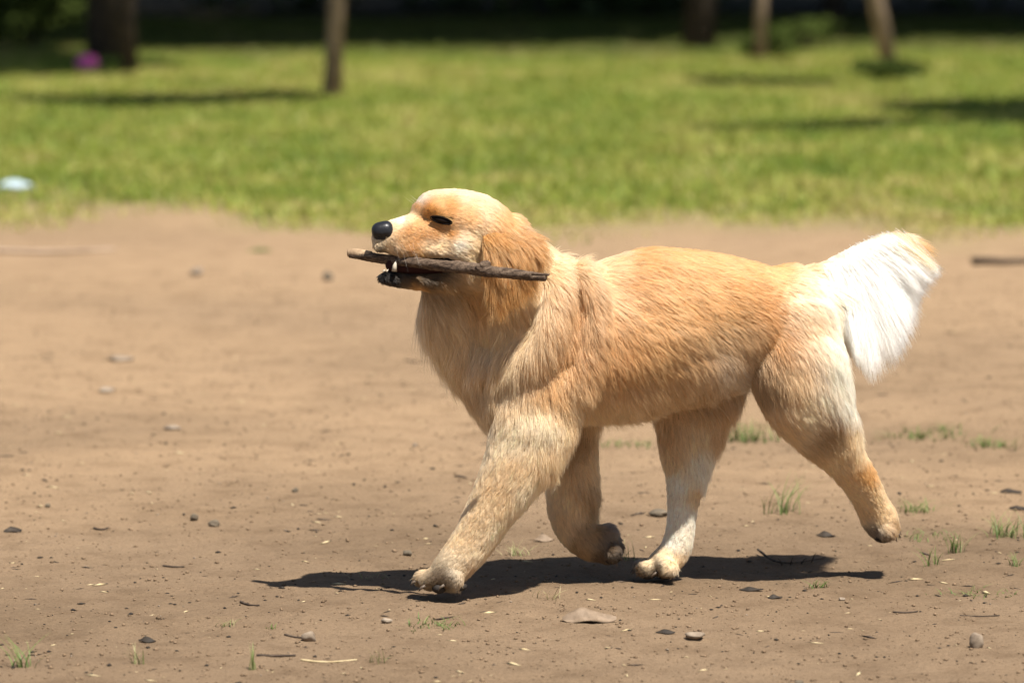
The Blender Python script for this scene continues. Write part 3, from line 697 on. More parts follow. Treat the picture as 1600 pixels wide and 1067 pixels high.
def grow(p, nrm, D, L, LF, color, k=6, clump=7, clump_f=0.36, width=0.00028, curl=0.09, gravity=0.15, seed=0):
    n = len(p); r = np.random.default_rng(seed)
    # clump centres
    m = max(n // clump, 1); ci = r.choice(n, m, replace=False)
    kd = KDTree(m)
    for i, j in enumerate(ci): kd.insert(p[j], i)
    kd.balance()
    own = np.fromiter((kd.find(q)[1] for q in p), dtype=int, count=n)
    t = D - nrm * (D * nrm).sum(1)[:, None]
    tl = np.linalg.norm(t, axis=1)
    t = np.where(tl[:, None] > 0.05, t / (tl[:, None] + 1e-9), D)
    side = np.cross(nrm, t)
    wig = noise3(p, 7, seed + 1) * 0.26 + noise3(p, 22, seed + 2) * 0.14
    cw = r.normal(0, 0.14, m)[own]
    ang = wig + cw + r.normal(0, 0.09, n)
    t = t * np.cos(ang)[:, None] + side * np.sin(ang)[:, None]
    lf = np.clip(LF + r.normal(0, 0.07, n) + r.normal(0, 0.06, m)[own], 0.04, 0.9)
    LL = L * r.uniform(0.72, 1.12, n) * (1 + 0.18 * r.normal(size=m)[own]).clip(0.6, 1.5)
    s = np.linspace(0, 1, k)
    d0 = t * np.cos(lf)[:, None] + nrm * np.sin(lf)[:, None]
    pts = p[:, None, :] + LL[:, None, None] * (s[None, :, None] * d0[:, None, :])
    # bend back onto the body and down
    pts += LL[:, None, None] * (s ** 2)[None, :, None] * (-nrm * (np.sin(lf) * 0.55)[:, None])[:, None, :]
    pts[:, :, 2] -= (LL[:, None] * s[None] ** 2) * gravity * np.minimum(LL / 0.04, 1.2)[:, None]
    off = (side * r.normal(0, 1, n)[:, None] + nrm * r.normal(0, 0.4, n)[:, None])
    pts += off[:, None, :] * (LL[:, None] * (s ** 1.7)[None] * curl)[:, :, None]
    cpts = pts[ci][own]
    sc = (LL / LL[ci][own]).clip(0.5, 1.3)
    tgt = p[ci][own][:, None, :] + (cpts - p[ci][own][:, None, :]) * sc[:, None, None]
    cf = (clump_f * s ** 1.4)[None, :, None] * np.clip(LL / 0.03, 0.15, 1)[:, None, None] * r.uniform(0.5, 1.1, n)[:, None, None].clip(0, 1)
    pts = pts * (1 - cf) + tgt * cf
    rad = width * np.array([1.0, 1.0, 0.92, 0.78, 0.52, 0.12])[None, :] * r.uniform(0.75, 1.25, n)[:, None] if k == 6 else width * (1 - s ** 2 * 0.88)[None] * np.ones((n, 1))
    cc = color * (1 + 0.10 * r.normal(size=m)[own])[:, None].clip(0.7, 1.25)
    return pts, rad, cc.clip(0, 0.93)

eye_p, eye_n = surf(690, 344)
def fw(c, n):
    view = (c - np.array(CAM)); view /= np.linalg.norm(view, axis=1)[:, None]
    vis = np.where((n * view).sum(1) > 0.35, 0.4, 1.0)
    _, L, _, _ = coat(c)
    return vis * np.clip(0.022 / L, 0.75, 4.5)
def fur_filter(p):
    k = np.ones(len(p), bool)
    e = np.array(eye_p)
    d = p - e; q = np.sqrt((d[:, 0] / 0.0165) ** 2 + (d[:, 2] / 0.0056) ** 2 + (d[:, 1] / 0.03) ** 2)
    c = np.array(P(599, 362, HY - 0.044)); d = p - c
    qn = np.sqrt((d[:, 0] / 0.0175) ** 2 + (d[:, 1] / 0.0195) ** 2 + (d[:, 2] / 0.0165) ** 2)
    return (q > 1.0) & (qn > 1.0)
N_FUR = 440000
fp, fn = sample_surface(bv, tri, N_FUR, fw)
kf = fur_filter(fp); fp, fn = fp[kf], fn[kf]
fD, fL, fLF, fC = coat(fp)
# broken mottling of the coat between cream and gold
mott = noise3(fp, 7, 90) * 0.5 + noise3(fp, 16, 91) * 0.5
lum = fC.mean(1)
mk = sstep(0.12, 0.3, lum)[:, None]
fC = fC * (1 + mk * (mott[:, None] * np.array([0.05, 0.10, 0.17])))
pts, rad, cc = grow(fp, fn, fD, fL, fLF, fC, seed=3)
fur = hair_object('coat_fur', pts, rad, cc, M_fur, body)

# ---- tail plume
def plume():
    core = catmull([(1290, 432, 0.098), (1318, 415, 0.104), (1350, 396, 0.111), (1385, 380, 0.118), (1415, 374, 0.122), (1442, 382, 0.126)], 12)
    ends = catmull([(1335, 572, 0.10), (1358, 590, 0.108), (1388, 572, 0.118), (1414, 545, 0.124), (1430, 510, 0.130), (1442, 480, 0.134), (1454, 452, 0.136), (1466, 436, 0.136), (1480, 424, 0.136)], 8)
    n = 46000; m = 330; r = np.random.default_rng(12)
    ci = r.integers(0, m, n); cu = np.sort(r.uniform(0, 1, m)); cy = r.normal(0, 1, m); cl = r.uniform(0.80, 1.12, m); cj = r.normal(0, 0.03, m)
    u = np.clip(0.04 + 0.62 * cu[ci] ** 1.1 + r.normal(0, 0.05, n), 0, 1)
    idx = u * (len(core) - 1); i0 = np.minimum(idx.astype(int), len(core) - 2); fr = (idx - i0)[:, None]
    c = core[i0] * (1 - fr) + core[i0 + 1] * fr
    idx2 = np.clip(cu[ci] + cj[ci] + r.normal(0, 0.016, n), 0, 1) * (len(ends) - 1); j0 = np.minimum(idx2.astype(int), len(ends) - 2); f2 = (idx2 - j0)[:, None]
    e = ends[j0] * (1 - f2) + ends[j0 + 1] * f2
    ln = (cl[ci] * r.uniform(0.50, 0.91, n))[:, None]
    A = np.array([P(*q) for q in c]); B0 = np.array([P(*q) for q in e])
    B0[:, 1] -= 0.55 * np.clip(A[:, 2] - B0[:, 2], 0, 1)
    B0[:, 1] += cy[ci] * 0.014 + r.normal(0, 0.005, n)
    A += r.normal(0, 0.006, (n, 3)); A[:, 1] -= r.uniform(-0.006, 0.016, n)
    # the tail line direction, along which hairs leave before they fall
    tan = np.gradient(np.array([P(*q) for q in core]), axis=0); tan /= np.linalg.norm(tan, axis=1)[:, None]
    t0 = tan[i0]
    k = 8; s = np.linspace(0, 1, k)
    dist = np.linalg.norm(B0 - A, axis=1)[:, None]
    M = A + (B0 - A) * 0.48 + t0 * dist * 0.09; M[:, 1] -= 0.012
    E = A + (B0 - A) * ln; M = A + (M - A) * ln
    pts = A[:, None] * ((1 - s) ** 2)[None, :, None] + M[:, None] * (2 * s * (1 - s))[None, :, None] + E[:, None] * (s ** 2)[None, :, None]
    pts += r.normal(0, 1, (n, 1, 3)) * (s ** 2)[None, :, None] * 0.0020
    rad = 0.00032 * (1 - 0.85 * s ** 2)[None] * r.uniform(0.8, 1.3, n)[:, None]
    w = sstep(0.90, 0.99, cu[ci] + r.normal(0, 0.03, n))[:, None]
    col = np.array((0.96, 0.895, 0.78)) * (1 - w) + np.array(LGO) * w
    col = col * (1 + 0.06 * r.normal(size=m)[ci])[:, None]
    return pts, rad, col.clip(0, 0.97)
pt, rd, cl_ = plume()
hair_object('tail_feathers', pt, rd, cl_, M_plume, dog)

# ---- ear: a hanging leaf-shaped flap with long wavy hair
def EY(px, py): return -0.167 + (px - 757) * 0.00045 + 0.034 * (1 - float(sstep(335, 378, np.array(py)))) - 0.005 - 0.030 * float(sstep(345, 405, np.array(py))) + 0.006 * math.exp(-((px - 757) / 14) ** 2)
def ear_flap(side):
    outline = [(762, 338), (790, 340), (818, 358), (836, 384), (832, 408), (815, 432), (792, 456), (773, 466), (762, 448), (758, 415), (755, 380), (755, 352)]
    cx, cy = 786, 388
    base = []
    n = len(outline); V, Fc = [], []
    op = catmull([(*o, 0) for o in outline] + [(*outline[0], 0)], 4)[:-1, :2]; m = len(op)
    rings = [1.0, 0.96, 0.8, 0.55, 0.28]
    for sgn in (-1, 1):
        for q in rings:
            for (x, y) in op:
                px, py = cx + (x - cx) * q, cy + (y - cy) * q
                bulge = 0.0035 * (1 - q ** 6) + 0.0015
                Yv = EY(px, py) + sgn * bulge
                V.append(P(px, py, Yv))
        V.append(P(cx, cy, EY(cx, cy) + sgn * 0.005))
    L = len(rings) * m + 1
    for s in range(2):
        o = s * L
        for i in range(len(rings) - 1):
            for j in range(m):
                k2 = (j + 1) % m
                f = (o + i * m + j, o + i * m + k2, o + (i + 1) * m + k2, o + (i + 1) * m + j)
                Fc.append(f if s else f[::-1])
        for j in range(m):
            k2 = (j + 1) % m
            f = (o + (len(rings) - 1) * m + j, o + (len(rings) - 1) * m + k2, o + L - 1)
            Fc.append(f if s else f[::-1])
    for j in range(m):
        k2 = (j + 1) % m
        Fc.append((j, k2, L + k2, L + j))
    return V, Fc
V, Fc = ear_flap(-1)
ear_me = mesh_py('ear', V, Fc)
bm_ = bmesh.new(); bm_.from_mesh(ear_me); bmesh.ops.recalc_face_normals(bm_, faces=bm_.faces[:]); bm_.to_mesh(ear_me)
bmesh.ops.triangulate(bm_, faces=bm_.faces[:]); et = np.array([[v.index for v in f.verts] for f in bm_.faces]); ev_ = np.array([v.co for v in bm_.verts]); bm_.free()
M_ear = mat_simple('ear_skin', [(0.3, (0.40, 0.21, 0.08)), (0.7, (0.55, 0.31, 0.13))], 60, 0.4, 0.001, 0.8)
ear = link('ear', ear_me, M_ear, dog)
p_, n_ = sample_surface(ev_, et, 16000)
pxz = np.array([(q[0] * 1000 + 800) for q in p_])
Dd = np.zeros((len(p_), 3)); Dd[:, 0] = 0.25 + 0.6 * sstep(775, 830, pxz); Dd[:, 2] = -1
Dd /= np.linalg.norm(Dd, axis=1)[:, None]
tt = rng.uniform(size=len(p_))[:, None]
ev2 = sstep(338, 362, 533.5 - (p_[:, 2] - P(790, 533.5, -0.12).z) * 1000)[:, None]
ec = (np.array((0.44, 0.19, 0.045)) * (1 - tt) + np.array(LGO) * tt) * ev2 + np.array(CRM) * (1 - ev2)
pts, rad, cc = grow(p_, n_, Dd, np.full(len(p_), 0.036), np.full(len(p_), 0.26), ec, clump=26, clump_f=0.8, curl=0.16, seed=21)
hair_object('ear_fur', pts, rad, cc, M_fur, ear)

# ---- nose, eyes, mouth, teeth, whiskers, claws
def lump(name, center, rx, ry, rz, mat, parent, f=None, nu=32, nvv=20, rotm=None):
    V, Fc = [], []
    for i in range(nvv + 1):
        th = math.pi * i / nvv
        for j in range(nu):
            ph = 2 * math.pi * j / nu
            d = Vector((math.sin(th) * math.cos(ph), math.sin(th) * math.sin(ph), math.cos(th)))
            s = f(d) if f else 1.0
            q = Vector((d.x * rx * s, d.y * ry * s, d.z * rz * s))
            if rotm: q = rotm @ q
            V.append(Vector(center) + q)
    for i in range(nvv):
        for j in range(nu):
            k2 = (j + 1) % nu
            Fc.append((i * nu + j, (i + 1) * nu + j, (i + 1) * nu + k2, i * nu + k2))
    return link(name, mesh_py(name, V, Fc), mat, parent)
k = NT('nose_leather'); k.b.inputs['Base Color'].default_value = (0.012, 0.012, 0.014, 1)
vo = k.n('ShaderNodeTexVoronoi'); vo.inputs['Scale'].default_value = 420; k.l(k.obj(), vo.inputs['Vector'])
k.bump(vo.outputs['Distance'], 0.35, 0.0006); k.rough(0.40, 0.35); M_nose = k.m
def nose_f(d):
    p = 2.9
    s = 1.0 / (abs(d.x) ** p + abs(d.y) ** p + abs(d.z) ** p) ** (1 / p)
    s *= 1.0 - 0.20 * max(0, -d.z) - 0.10 * max(0, -d.x) * max(0, -d.z)
    for sy in (-1, 1):
        q = (d - Vector((-0.45, sy * 0.80, -0.35)).normalized()).length
        s -= 0.26 * math.exp(-(q / 0.26) ** 2)
        q = (d - Vector((0.15, sy * 0.9, -0.40)).normalized()).length
        s -= 0.16 * math.exp(-(q / 0.20) ** 2)
    s -= 0.10 * math.exp(-(d.y / 0.10) ** 2) * max(0, -d.x) * (1 if d.z < 0.4 else 0.3)
    return s
nc = P(599, 363, HY - 0.044)
lump('nose', nc, 0.0174, 0.0188, 0.0164, M_nose, dog, nose_f, 56, 36, Matrix.Rotation(math.radians(-12), 3, 'Y'))
k = NT('eye_dark'); k.b.inputs['Base Color'].default_value = (0.010, 0.006, 0.004, 1); k.rough(0.25, 0.12); M_eye = k.m
k = NT('eyelid_skin'); k.b.inputs['Base Color'].default_value = (0.008, 0.006, 0.005, 1); k.rough(0.8, 0.05); M_lid = k.m
def make_eye(p, n):
    rot = Vector((0, 1, 0)).rotation_difference(-Vector(n)).to_matrix()
    e = lump('eye', p + n * 0.0005, 0.0150, 0.0042, 0.0050, M_eye, dog, lambda d: 1 / (abs(d.x) ** 1.5 + abs(d.z) ** 1.5 + abs(d.y) ** 1.5 + 1e-9) ** (1 / 1.5) * 1.08, 32, 20, rot @ Matrix.Rotation(math.radians(14), 3, 'Y'))
    R = rot @ Matrix.Rotation(math.radians(14), 3, 'Y')
    up, lo = [], []
    for i in range(17):
        a = math.pi * i / 16
        up.append(p + n * 0.0032 + R @ Vector((-0.0172 * math.cos(a), 0, 0.0050 * math.sin(a))))
        lo.append(p + n * 0.0026 + R @ Vector((-0.0172 * math.cos(a), 0, -0.0044 * math.sin(a))))
    for q, rr, mm in ((up, 0.0011, M_lid), (lo, 0.0008, M_lid)):
        V, Fc = ring_tube(q, [0.0005 + rr * math.sin(math.pi * i / 16) for i in range(17)], 10)
        link('eyelid', mesh_py('eyelid', V, Fc), mm, e)
make_eye(eye_p, eye_n)
hp = bvh.ray_cast(eye_p + Vector((-0.012, 0.3, 0)), Vector((0, -1, 0)))
if hp[0]: make_eye(hp[0], hp[1])
# mouth lining fills the gap between the jaws
k = NT('mouth_lining'); k.b.inputs['Base Color'].default_value = (0.030, 0.011, 0.011, 1); k.rough(0.7, 0.1); M_mouth = k.m
mc = []
lining = catmull([(612, 412, HY - .036, 13, 13), (640, 414, HY - .028, 15, 20), (672, 415, HY - .018, 15, 27), (705, 415, HY - .006, 15, 36)], 4)
SV, SF = SOUP_V, SOUP_F; SOUP_V, SOUP_F = [], []
body_tube([tuple(x) for x in lining], 16, 1)
link('mouth_lining', mesh_py('mouth_lining', SOUP_V, SOUP_F), M_mouth, dog)
k = NT('lip_skin'); k.b.inputs['Base Color'].default_value = (0.010, 0.008, 0.008, 1); k.rough(0.75, 0.08); M_lip = k.m
def lip(pxs, off):
    q = []
    for px, py in pxs:
        h, n = surf(px, py)
        if h: q.append(h + n * off)
    V, Fc = ring_tube(q, [0.0016 + 0.0022 * math.sin(math.pi * i / (len(q) - 1)) for i in range(len(q))], 8, 0.2)
    link('lip', mesh_py('lip', V, Fc), M_lip, dog)
lip([(612, 399), (618, 401), (626, 403), (634, 404), (650, 405), (668, 404), (686, 403), (702, 404), (716, 408)], 0.0)
lip([(592, 425), (602, 423), (614, 423), (630, 424), (648, 425), (665, 424), (682, 421), (700, 416)], 0.001)
k = NT('tooth_enamel'); k.b.inputs['Base Color'].default_value = (0.46, 0.40, 0.31, 1); k.rough(0.3, 0.4); M_tooth = k.m
def tooth(px, py, Y, r, h):
    b = P(px, py, Y)
    V, Fc = ring_tube([b, b + Vector((0.0008, 0, h * 0.5)), b + Vector((0.003, 0, h))], [r, r * 0.75, r * 0.12], 10)
    link('tooth', mesh_py('tooth', V, Fc), M_tooth, dog)
tooth(616, 424, HY - 0.052, 0.0042, 0.017)
for px, dy in ((599, -.044), (604, -.049)): tooth(px, 425, HY + dy, 0.0017, 0.0040)
# whiskers
wp, wr, wc = [], [], []
r_ = random.Random(5)
for i in range(9):
    px, py = r_.uniform(618, 662), r_.uniform(376, 396)
    h, n = surf(px, py)
    if not h: continue
    d = (Vector((0.35 + r_.uniform(-.3, .3), -0.35, -0.9)) + n * 0.8).normalized(); L = r_.uniform(0.018, 0.034)
    q = [h + d * L * s + Vector((0.3, 0, -0.6)) * (L * 0.3 * s * s) for s in np.linspace(0, 1, 8)]
    wp.append([tuple(x) for x in q]); wr.append(0.00011 * (1 - np.linspace(0, 0.85, 8))); wc.append((0.75, 0.68, 0.56))
for i in range(7):     # brow whiskers
    h, n = surf(r_.uniform(648, 658), r_.uniform(312, 322))
    if not h: continue
    d = (Vector((-0.8, -0.2, 0.6)) + n * 0.3).normalized(); L = r_.uniform(0.015, 0.03)
    wp.append([tuple(h + d * L * s) for s in np.linspace(0, 1, 8)]); wr.append(0.00016 * (1 - np.linspace(0, 0.85, 8))); wc.append((0.75, 0.68, 0.56))
hair_object('whiskers', np.array(wp), np.array(wr), np.array(wc), M_fur, dog)
# claws
k = NT('claw_horn'); k.b.inputs['Base Color'].default_value = (0.09, 0.065, 0.045, 1); k.rough(0.5, 0.3); M_claw = k.m
def claw(px, py, Y, dx, dz, L=0.008, r=0.0026):
    b = P(px, py, Y); t = Vector((dx, -0.15, dz)).normalized()
    V, Fc = ring_tube([b - t * 0.004, b + t * L * 0.5 + Vector((0, 0, 0.001)), b + t * L + Vector((0, 0, -0.002))], [r, r * 0.8, r * 0.15], 8)
    link('claw', mesh_py('claw', V, Fc), M_claw, dog)
for a in ((691, 916, -0.147, -.9, -.7), (661, 917, -0.138, -.9, -.6), (648, 909, -0.112, -.9, -.5), (650, 904, -0.092, -.9, -.4)): claw(*a)
for a in ((1024, 896, 0.052, -.9, -.7), (1000, 895, 0.064, -.9, -.6), (993, 892, 0.084, -.9, -.5), (992, 889, 0.102, -.9, -.4)): claw(*a)
for a in ((1397, 838, 0.108, .6, -.8), (1402, 833, 0.126, .7, -.7), (1403, 829, 0.146, .7, -.7)): claw(*a)
for a in ((962, 876, 0.043, .3, -1), (968, 868, 0.066, .5, -.9)): claw(*a)
# pads between the toes
k = NT('paw_pad'); k.b.inputs['Base Color'].default_value = (0.030, 0.024, 0.02, 1); k.bump(k.noise(250, 4, 0.6, k.obj()), 0.6, 0.001); k.rough(0.75, 0.2); M_pad = k.m
for a in ((686, 918, -0.132, 0.011, 0.014, 0.009), (716, 915, -0.122, 0.014, 0.02, 0.008), (1012, 897, 0.074, 0.013, 0.016, 0.008), (1040, 897, 0.072, 0.013, 0.018, 0.008),
          (1380, 839, 0.128, 0.015, 0.022, 0.009), (955, 872, 0.06, 0.012, 0.022, 0.010)):
    lump('paw_pad', P(a[0], a[1], a[2]), a[3], a[4], a[5], M_pad, dog, None, 16, 10)

# ------------------------------------------------------------------ stick held in the mouth
k = NT('stick_bark'); v = k.obj()
mp = k.n('ShaderNodeMapping'); mp.inputs['Scale'].default_value = (0.22, 1, 1); k.l(v, mp.inputs['Vector'])
k.l(k.ramp(k.noise(230, 6, 0.7, mp.outputs[0], 0.6), [(0.30, (0.025, 0.017, 0.012)), (0.48, (0.10, 0.066, 0.044)), (0.62, (0.20, 0.14, 0.095)), (0.8, (0.34, 0.25, 0.175))]), k.b.inputs['Base Color'])
k.bump(k.noise(260, 7, 0.75, mp.outputs[0], 0.8), 0.9, 0.004); k.rough(0.85, 0.2); M_bark = k.m
def SY(px): return -0.160 - (px - 610) * 0.00052
stick = tag(empty('stick', P(655, 411, -0.16)), 'broken brown stick carried crosswise in the dog\'s mouth', 'stick')
def rough_rod(path, radii, seed, sub=14, seg=18, amp=0.16):
    S = catmull([(*p, r) for p, r in zip(path, radii)], sub); r = np.random.default_rng(seed)
    V, Fc = ring_tube([s[:3] for s in S], list(S[:, 3]), seg, 0)
    V = [Vector(v) for v in V]; n = len(S)
    for i in range(n):
        c = Vector(S[i, :3])
        for j in range(seg):
            a = j / seg * 6.283
            f = 1 + amp * (math.sin(3 * a + i * 0.21 + seed) * 0.5 + math.sin(7 * a - i * 0.33) * 0.35 + (r.random() - 0.5) * 0.8)
            V[i * seg + j] = c + (V[i * seg + j] - c) * f
    return V, Fc
main = [P(548, 397, SY(548)), P(575, 401, SY(575)), P(610, 406, SY(610)), P(655, 411, SY(655)), P(700, 416, SY(700)), P(735, 420, SY(735)), P(765, 424, SY(765)), P(800, 428, SY(800)), P(832, 431, SY(832))]
V, Fc = rough_rod(main, [0.0062, 0.0070, 0.0074, 0.0080, 0.0086, 0.0090, 0.0084, 0.0078, 0.0068], 3)
link('stem', mesh_py('stem', V, Fc), M_bark, stick)
V, Fc = rough_rod([P(822, 433, SY(822)), P(838, 434, SY(838)), P(853, 434.5, SY(853))], [0.0048, 0.0045, 0.0040], 5, 8, 10, 0.2)
link('splinter', mesh_py('splinter', V, Fc), M_bark, stick)
V, Fc = rough_rod([P(820, 427, SY(820)), P(840, 428.5, SY(840)), P(858, 429.5, SY(858))], [0.0040, 0.0028, 0.0018], 6, 8, 10, 0.2)
link('splinter', mesh_py('splinter', V, Fc), M_bark, stick)
V, Fc = rough_rod([P(752, 421, SY(752)), P(760, 414, SY(760)), P(764, 409, SY(764))], [0.0105, 0.0075, 0.0030], 7, 8, 12, 0.25)
link('knot', mesh_py('knot', V, Fc), M_bark, stick)
M_wood = mat_simple('bare_wood', [(0.3, (0.22, 0.14, 0.08)), (0.6, (0.40, 0.28, 0.17)), (0.8, (0.5, 0.36, 0.24))], 150, 0.5, 0.001)
V, Fc = rough_rod([P(545, 395.5, SY(545)), P(560, 396, SY(560)), P(580, 398, SY(580))], [0.0062, 0.0070, 0.0050], 8, 6, 12, 0.1)
link('stripped_end', mesh_py('stripped_end', V, Fc), M_wood, stick)

# ------------------------------------------------------------------ things lying on the dirt
def scale_at(p): return (p - CAM).length / F_PX           # metres per pixel there
def stone(px, py, w, h, label, mat=M_stone, seed=0, name='stone', cat='stone', flat=1.0):
    g = G(px, py); s = scale_at(g); rx, rz = w * s / 2, h * s / 2; ry = rx * 0.85
    g.z = gz(g.x, g.y)
    r = random.Random(seed); ks = [(Vector((r.gauss(0, 1), r.gauss(0, 1), r.gauss(0, 1))).normalized(), r.uniform(0.66, 0.92)) for _ in range(9)]
    ph = [r.uniform(0, 6) for _ in range(3)]
    def f(d):
        q = 1.0
        for n, o in ks:
            t = d.dot(n)
            if t > 0.05: q = min(q, o / t)
        return q * (1 + 0.05 * math.sin(d.x * 5 + ph[0]) + 0.05 * math.sin(d.z * 6 + ph[1] + d.y * 4))
    o = lump(name, g + Vector((0, 0, rz * 0.72)), rx * 1.12, ry, rz * 1.1, mat, None, f, 18, 12)
    return tag(o, label, cat)
def leaf(px, py, w, h, label, mat, seed=0, rot=None):
    g = G(px, py); s = scale_at(g); L, Wd = w * s, w * s * 0.55
    r = random.Random(seed); az = rot if rot is not None else r.uniform(-0.5, 0.5)
    V, Fc = [], []; nu, nv2 = 12, 8
    hz = h * s
    for side in (1, 0):
        for i in range(nu + 1):
            u = i / nu
            wid = Wd * (math.sin(math.pi * min(u * 0.96 + 0.02, 1)) ** 0.75) * (1 + 0.15 * math.sin(9 * u + seed))
            for j in range(nv2 + 1):
                t = j / nv2 * 2 - 1
                z = hz * (0.95 * (1 - abs(t) ** 1.1) * (u / 0.38 if u < 0.38 else (1 - u) / 0.62) ** 0.8 + 0.25 * max(0, abs(u - 0.5) * 2 - 0.75) * 4 * 0.5) + hz * 0.10 * math.sin(7 * u + 3 * t + seed) + side * 0.0008
                x, y = (u - 0.5) * L, t * wid / 2 * 0.9
                V.append(g + Vector((x * math.cos(az) - y * math.sin(az), x * math.sin(az) + y * math.cos(az), z + 0.001 + gz(g.x, g.y))))
    m = (nu + 1) * (nv2 + 1); w1 = nv2 + 1
    for side in (0, 1):
        for i in range(nu):
            for j in range(nv2):
                a = side * m + i * w1 + j; f = (a, a + w1, a + w1 + 1, a + 1)
                Fc.append(f if side == 0 else f[::-1])
    for i in range(nu):
        for j in (0, nv2):
            a = i * w1 + j; Fc.append((a, a + w1, a + w1 + m, a + m))
    return tag(link('dry_leaf', mesh_py('dry_leaf', V, Fc), mat), label, 'leaf')
def twig(pts, r, label, mat=M_twig, name='twig', cat='twig', shoots=()):
    gp = []
    for q in pts:
        g = G(q[0], q[1]); s = scale_at(g); z = q[2] * s if len(q) > 2 else 0
        gp.append(g + Vector((0, 0, z + r * s * 0.8 + gz(g.x, g.y))))
    s = scale_at(gp[0]); S = catmull([tuple(q) for q in gp], 5)
    V, Fc = ring_tube([Vector(q) for q in S], [r * s * (1 - 0.45 * i / len(S)) for i in range(len(S))], 8, 0.35, len(label))
    if not shoots: return tag(link(name, mesh_py(name, V, Fc), mat), label, cat)
    root = tag(empty(name, gp[0]), label, cat)
    link('stem', mesh_py('stem', V, Fc), mat, root)
    for q in shoots:
        a, b = G(q[0], q[1]), G(q[0], q[1]); e = Vector((q[2] * s, -0.01, q[3] * s)) ; a = a + Vector((0, 0, r * s))
        V, Fc = ring_tube([a, a + e * 0.5 + Vector((0, 0, 0.002)), a + e], [r * s * 0.6, r * s * 0.45, r * s * 0.15], 6, 0.2)
        link('shoot', mesh_py('shoot', V, Fc), mat, root)
    return root

leaf(921, 975, 84, 24, 'large curled dry beige leaf lying on dirt below the belly shadow', M_leaf_dry, 1, 0.05)
leaf(20, 836, 30, 10, 'small dark curled leaf at far left edge of dirt', M_leaf_dark, 2)
leaf(230, 1000, 28, 9, 'small black leaf on dirt above the yellow grass sprig', M_leaf_dark, 3)
leaf(1290, 842, 30, 8, 'dark curled leaf below the raised hind paw, left of it', M_leaf_dark, 4)
leaf(1174, 923, 38, 5, 'thin flat dark leaf right of the planted hind paw', M_leaf_dark, 5)
leaf(1211, 937, 24, 6, 'dark flat leaf fragment right of and below the thin dark one', M_leaf_dark, 6)
leaf(1580, 772, 34, 7, 'dark leaf near right edge, the farther of two', M_leaf_dark, 7)
leaf(1592, 797, 30, 6, 'dark leaf at right edge, the nearer of two', M_leaf_dark, 8)
leaf(1040, 992, 30, 7, 'crumpled dark brown leaf left of the flat grey pebble', M_leaf_dark, 9)
leaf(850, 848, 32, 11, 'crumpled brown leaf behind and left of the lifted front paw', M_leaf_dry, 10)
stone(1525, 1013, 20, 26, 'upright pale stone at lower right of the dirt', M_stone_pale, 1)
stone(1086, 1000, 30, 12, 'flat grey pebble on dirt below the planted hind paw', M_stone_pale, 2)
stone(335, 825, 17, 12, 'round dark stone, the larger of a pair at left', M_stone_dark, 3)
stone(303, 816, 12, 12, 'small upright dark stone, the smaller of a pair at left', M_stone_dark, 4)
stone(637, 872, 15, 10, 'small dark grey pebble left of the leading front leg', M_stone_dark, 5)
stone(483, 996, 22, 18, 'pale round stone in front of the dark twig at lower left', M_stone_pale, 6)
stone(1030, 811, 30, 12, 'flat brown clod behind the planted hind leg', M_stone_dark, 7, 'dirt_clod', 'clod')
stone(604, 975, 16, 9, 'small brown pebble beside the low green grass patch', M_stone, 8)
stone(461, 772, 10, 8, 'small dark pebble on the dirt, left of centre', M_stone_dark, 9)
stone(75, 793, 9, 7, 'tiny dark pebble on the dirt far left', M_stone_dark, 10)
stone(308, 431, 20, 14, 'blurred dark clod on far dirt left of the dog', M_stone, 11, 'dirt_clod', 'clod')
stone(512, 438, 18, 15, 'blurred dark clod on far dirt just left of the stick', M_stone_dark, 12, 'dirt_clod', 'clod')
stone(167, 609, 26, 9, 'low blurred dark clod on the dirt at left', M_stone, 13, 'dirt_clod', 'clod')
stone(188, 560, 38, 9, 'blurred pale flat stone on the dirt at left', M_stone_pale, 14)
stone(270, 668, 26, 7, 'low brown clod on the dirt, left of the chest', M_stone, 15, 'dirt_clod', 'clod')
stone(648, 698, 7, 7, 'tiny bright white pebble on dirt left of the shoulder', M_stone_pale, 16)
stone(1249, 1067, 14, 8, 'small dark clod at bottom edge right of centre', M_stone_dark, 17, 'dirt_clod', 'clod')
stone(1315, 939, 10, 6, 'small brown pebble below the right end of the shadow', M_stone, 18)
twig([(147, 827), (160, 829), (171, 826)], 2.0, 'short dark twig on the dirt at left')
twig([(255, 884), (272, 886), (288, 885)], 1.8, 'thin straight twig on dirt left of the dog shadow')
twig([(376, 944), (390, 947), (405, 949)], 2.2, 'short grey twig just below the left tip of the shadow')
twig([(402, 1023), (425, 1026), (462, 1027)], 2.6, 'dark twig beside the pale straw at lower left')
twig([(445, 991), (462, 993), (478, 993)], 2.0, 'dark twig touching the pale round stone')
twig([(470, 1034), (510, 1035), (558, 1033)], 1.9, 'long pale yellow straw lying at lower left', M_straw, 'straw', 'straw')
twig([(1500, 963), (1530, 964), (1562, 963)], 1.3, 'long thin straight twig on dirt at lower right')
twig([(1396, 958), (1415, 959), (1434, 957)], 1.8, 'thin twig on dirt left of the long straight one')
twig([(1184, 868, 7), (1208, 880, 4), (1235, 884, 3), (1262, 880, 2), (1290, 874, 1)], 1.8, 'bent bare twig with shoots lying in the dog shadow', M_twig, 'bare_twig', 'twig', ((1235, 884, 4, 14), (1252, 882, 8, 10), (1222, 884, -7, 11), (1268, 880, 6, 16)))
twig([(1520, 412), (1565, 414), (1640, 412)], 6.0, 'blurred dark branch lying on far dirt at right edge', M_twig, 'fallen_branch', 'branch')
twig([(-30, 396), (60, 397), (180, 393)], 4.5, 'blurred brown branch lying along far dirt at left edge', M_trunk, 'fallen_branch', 'branch')

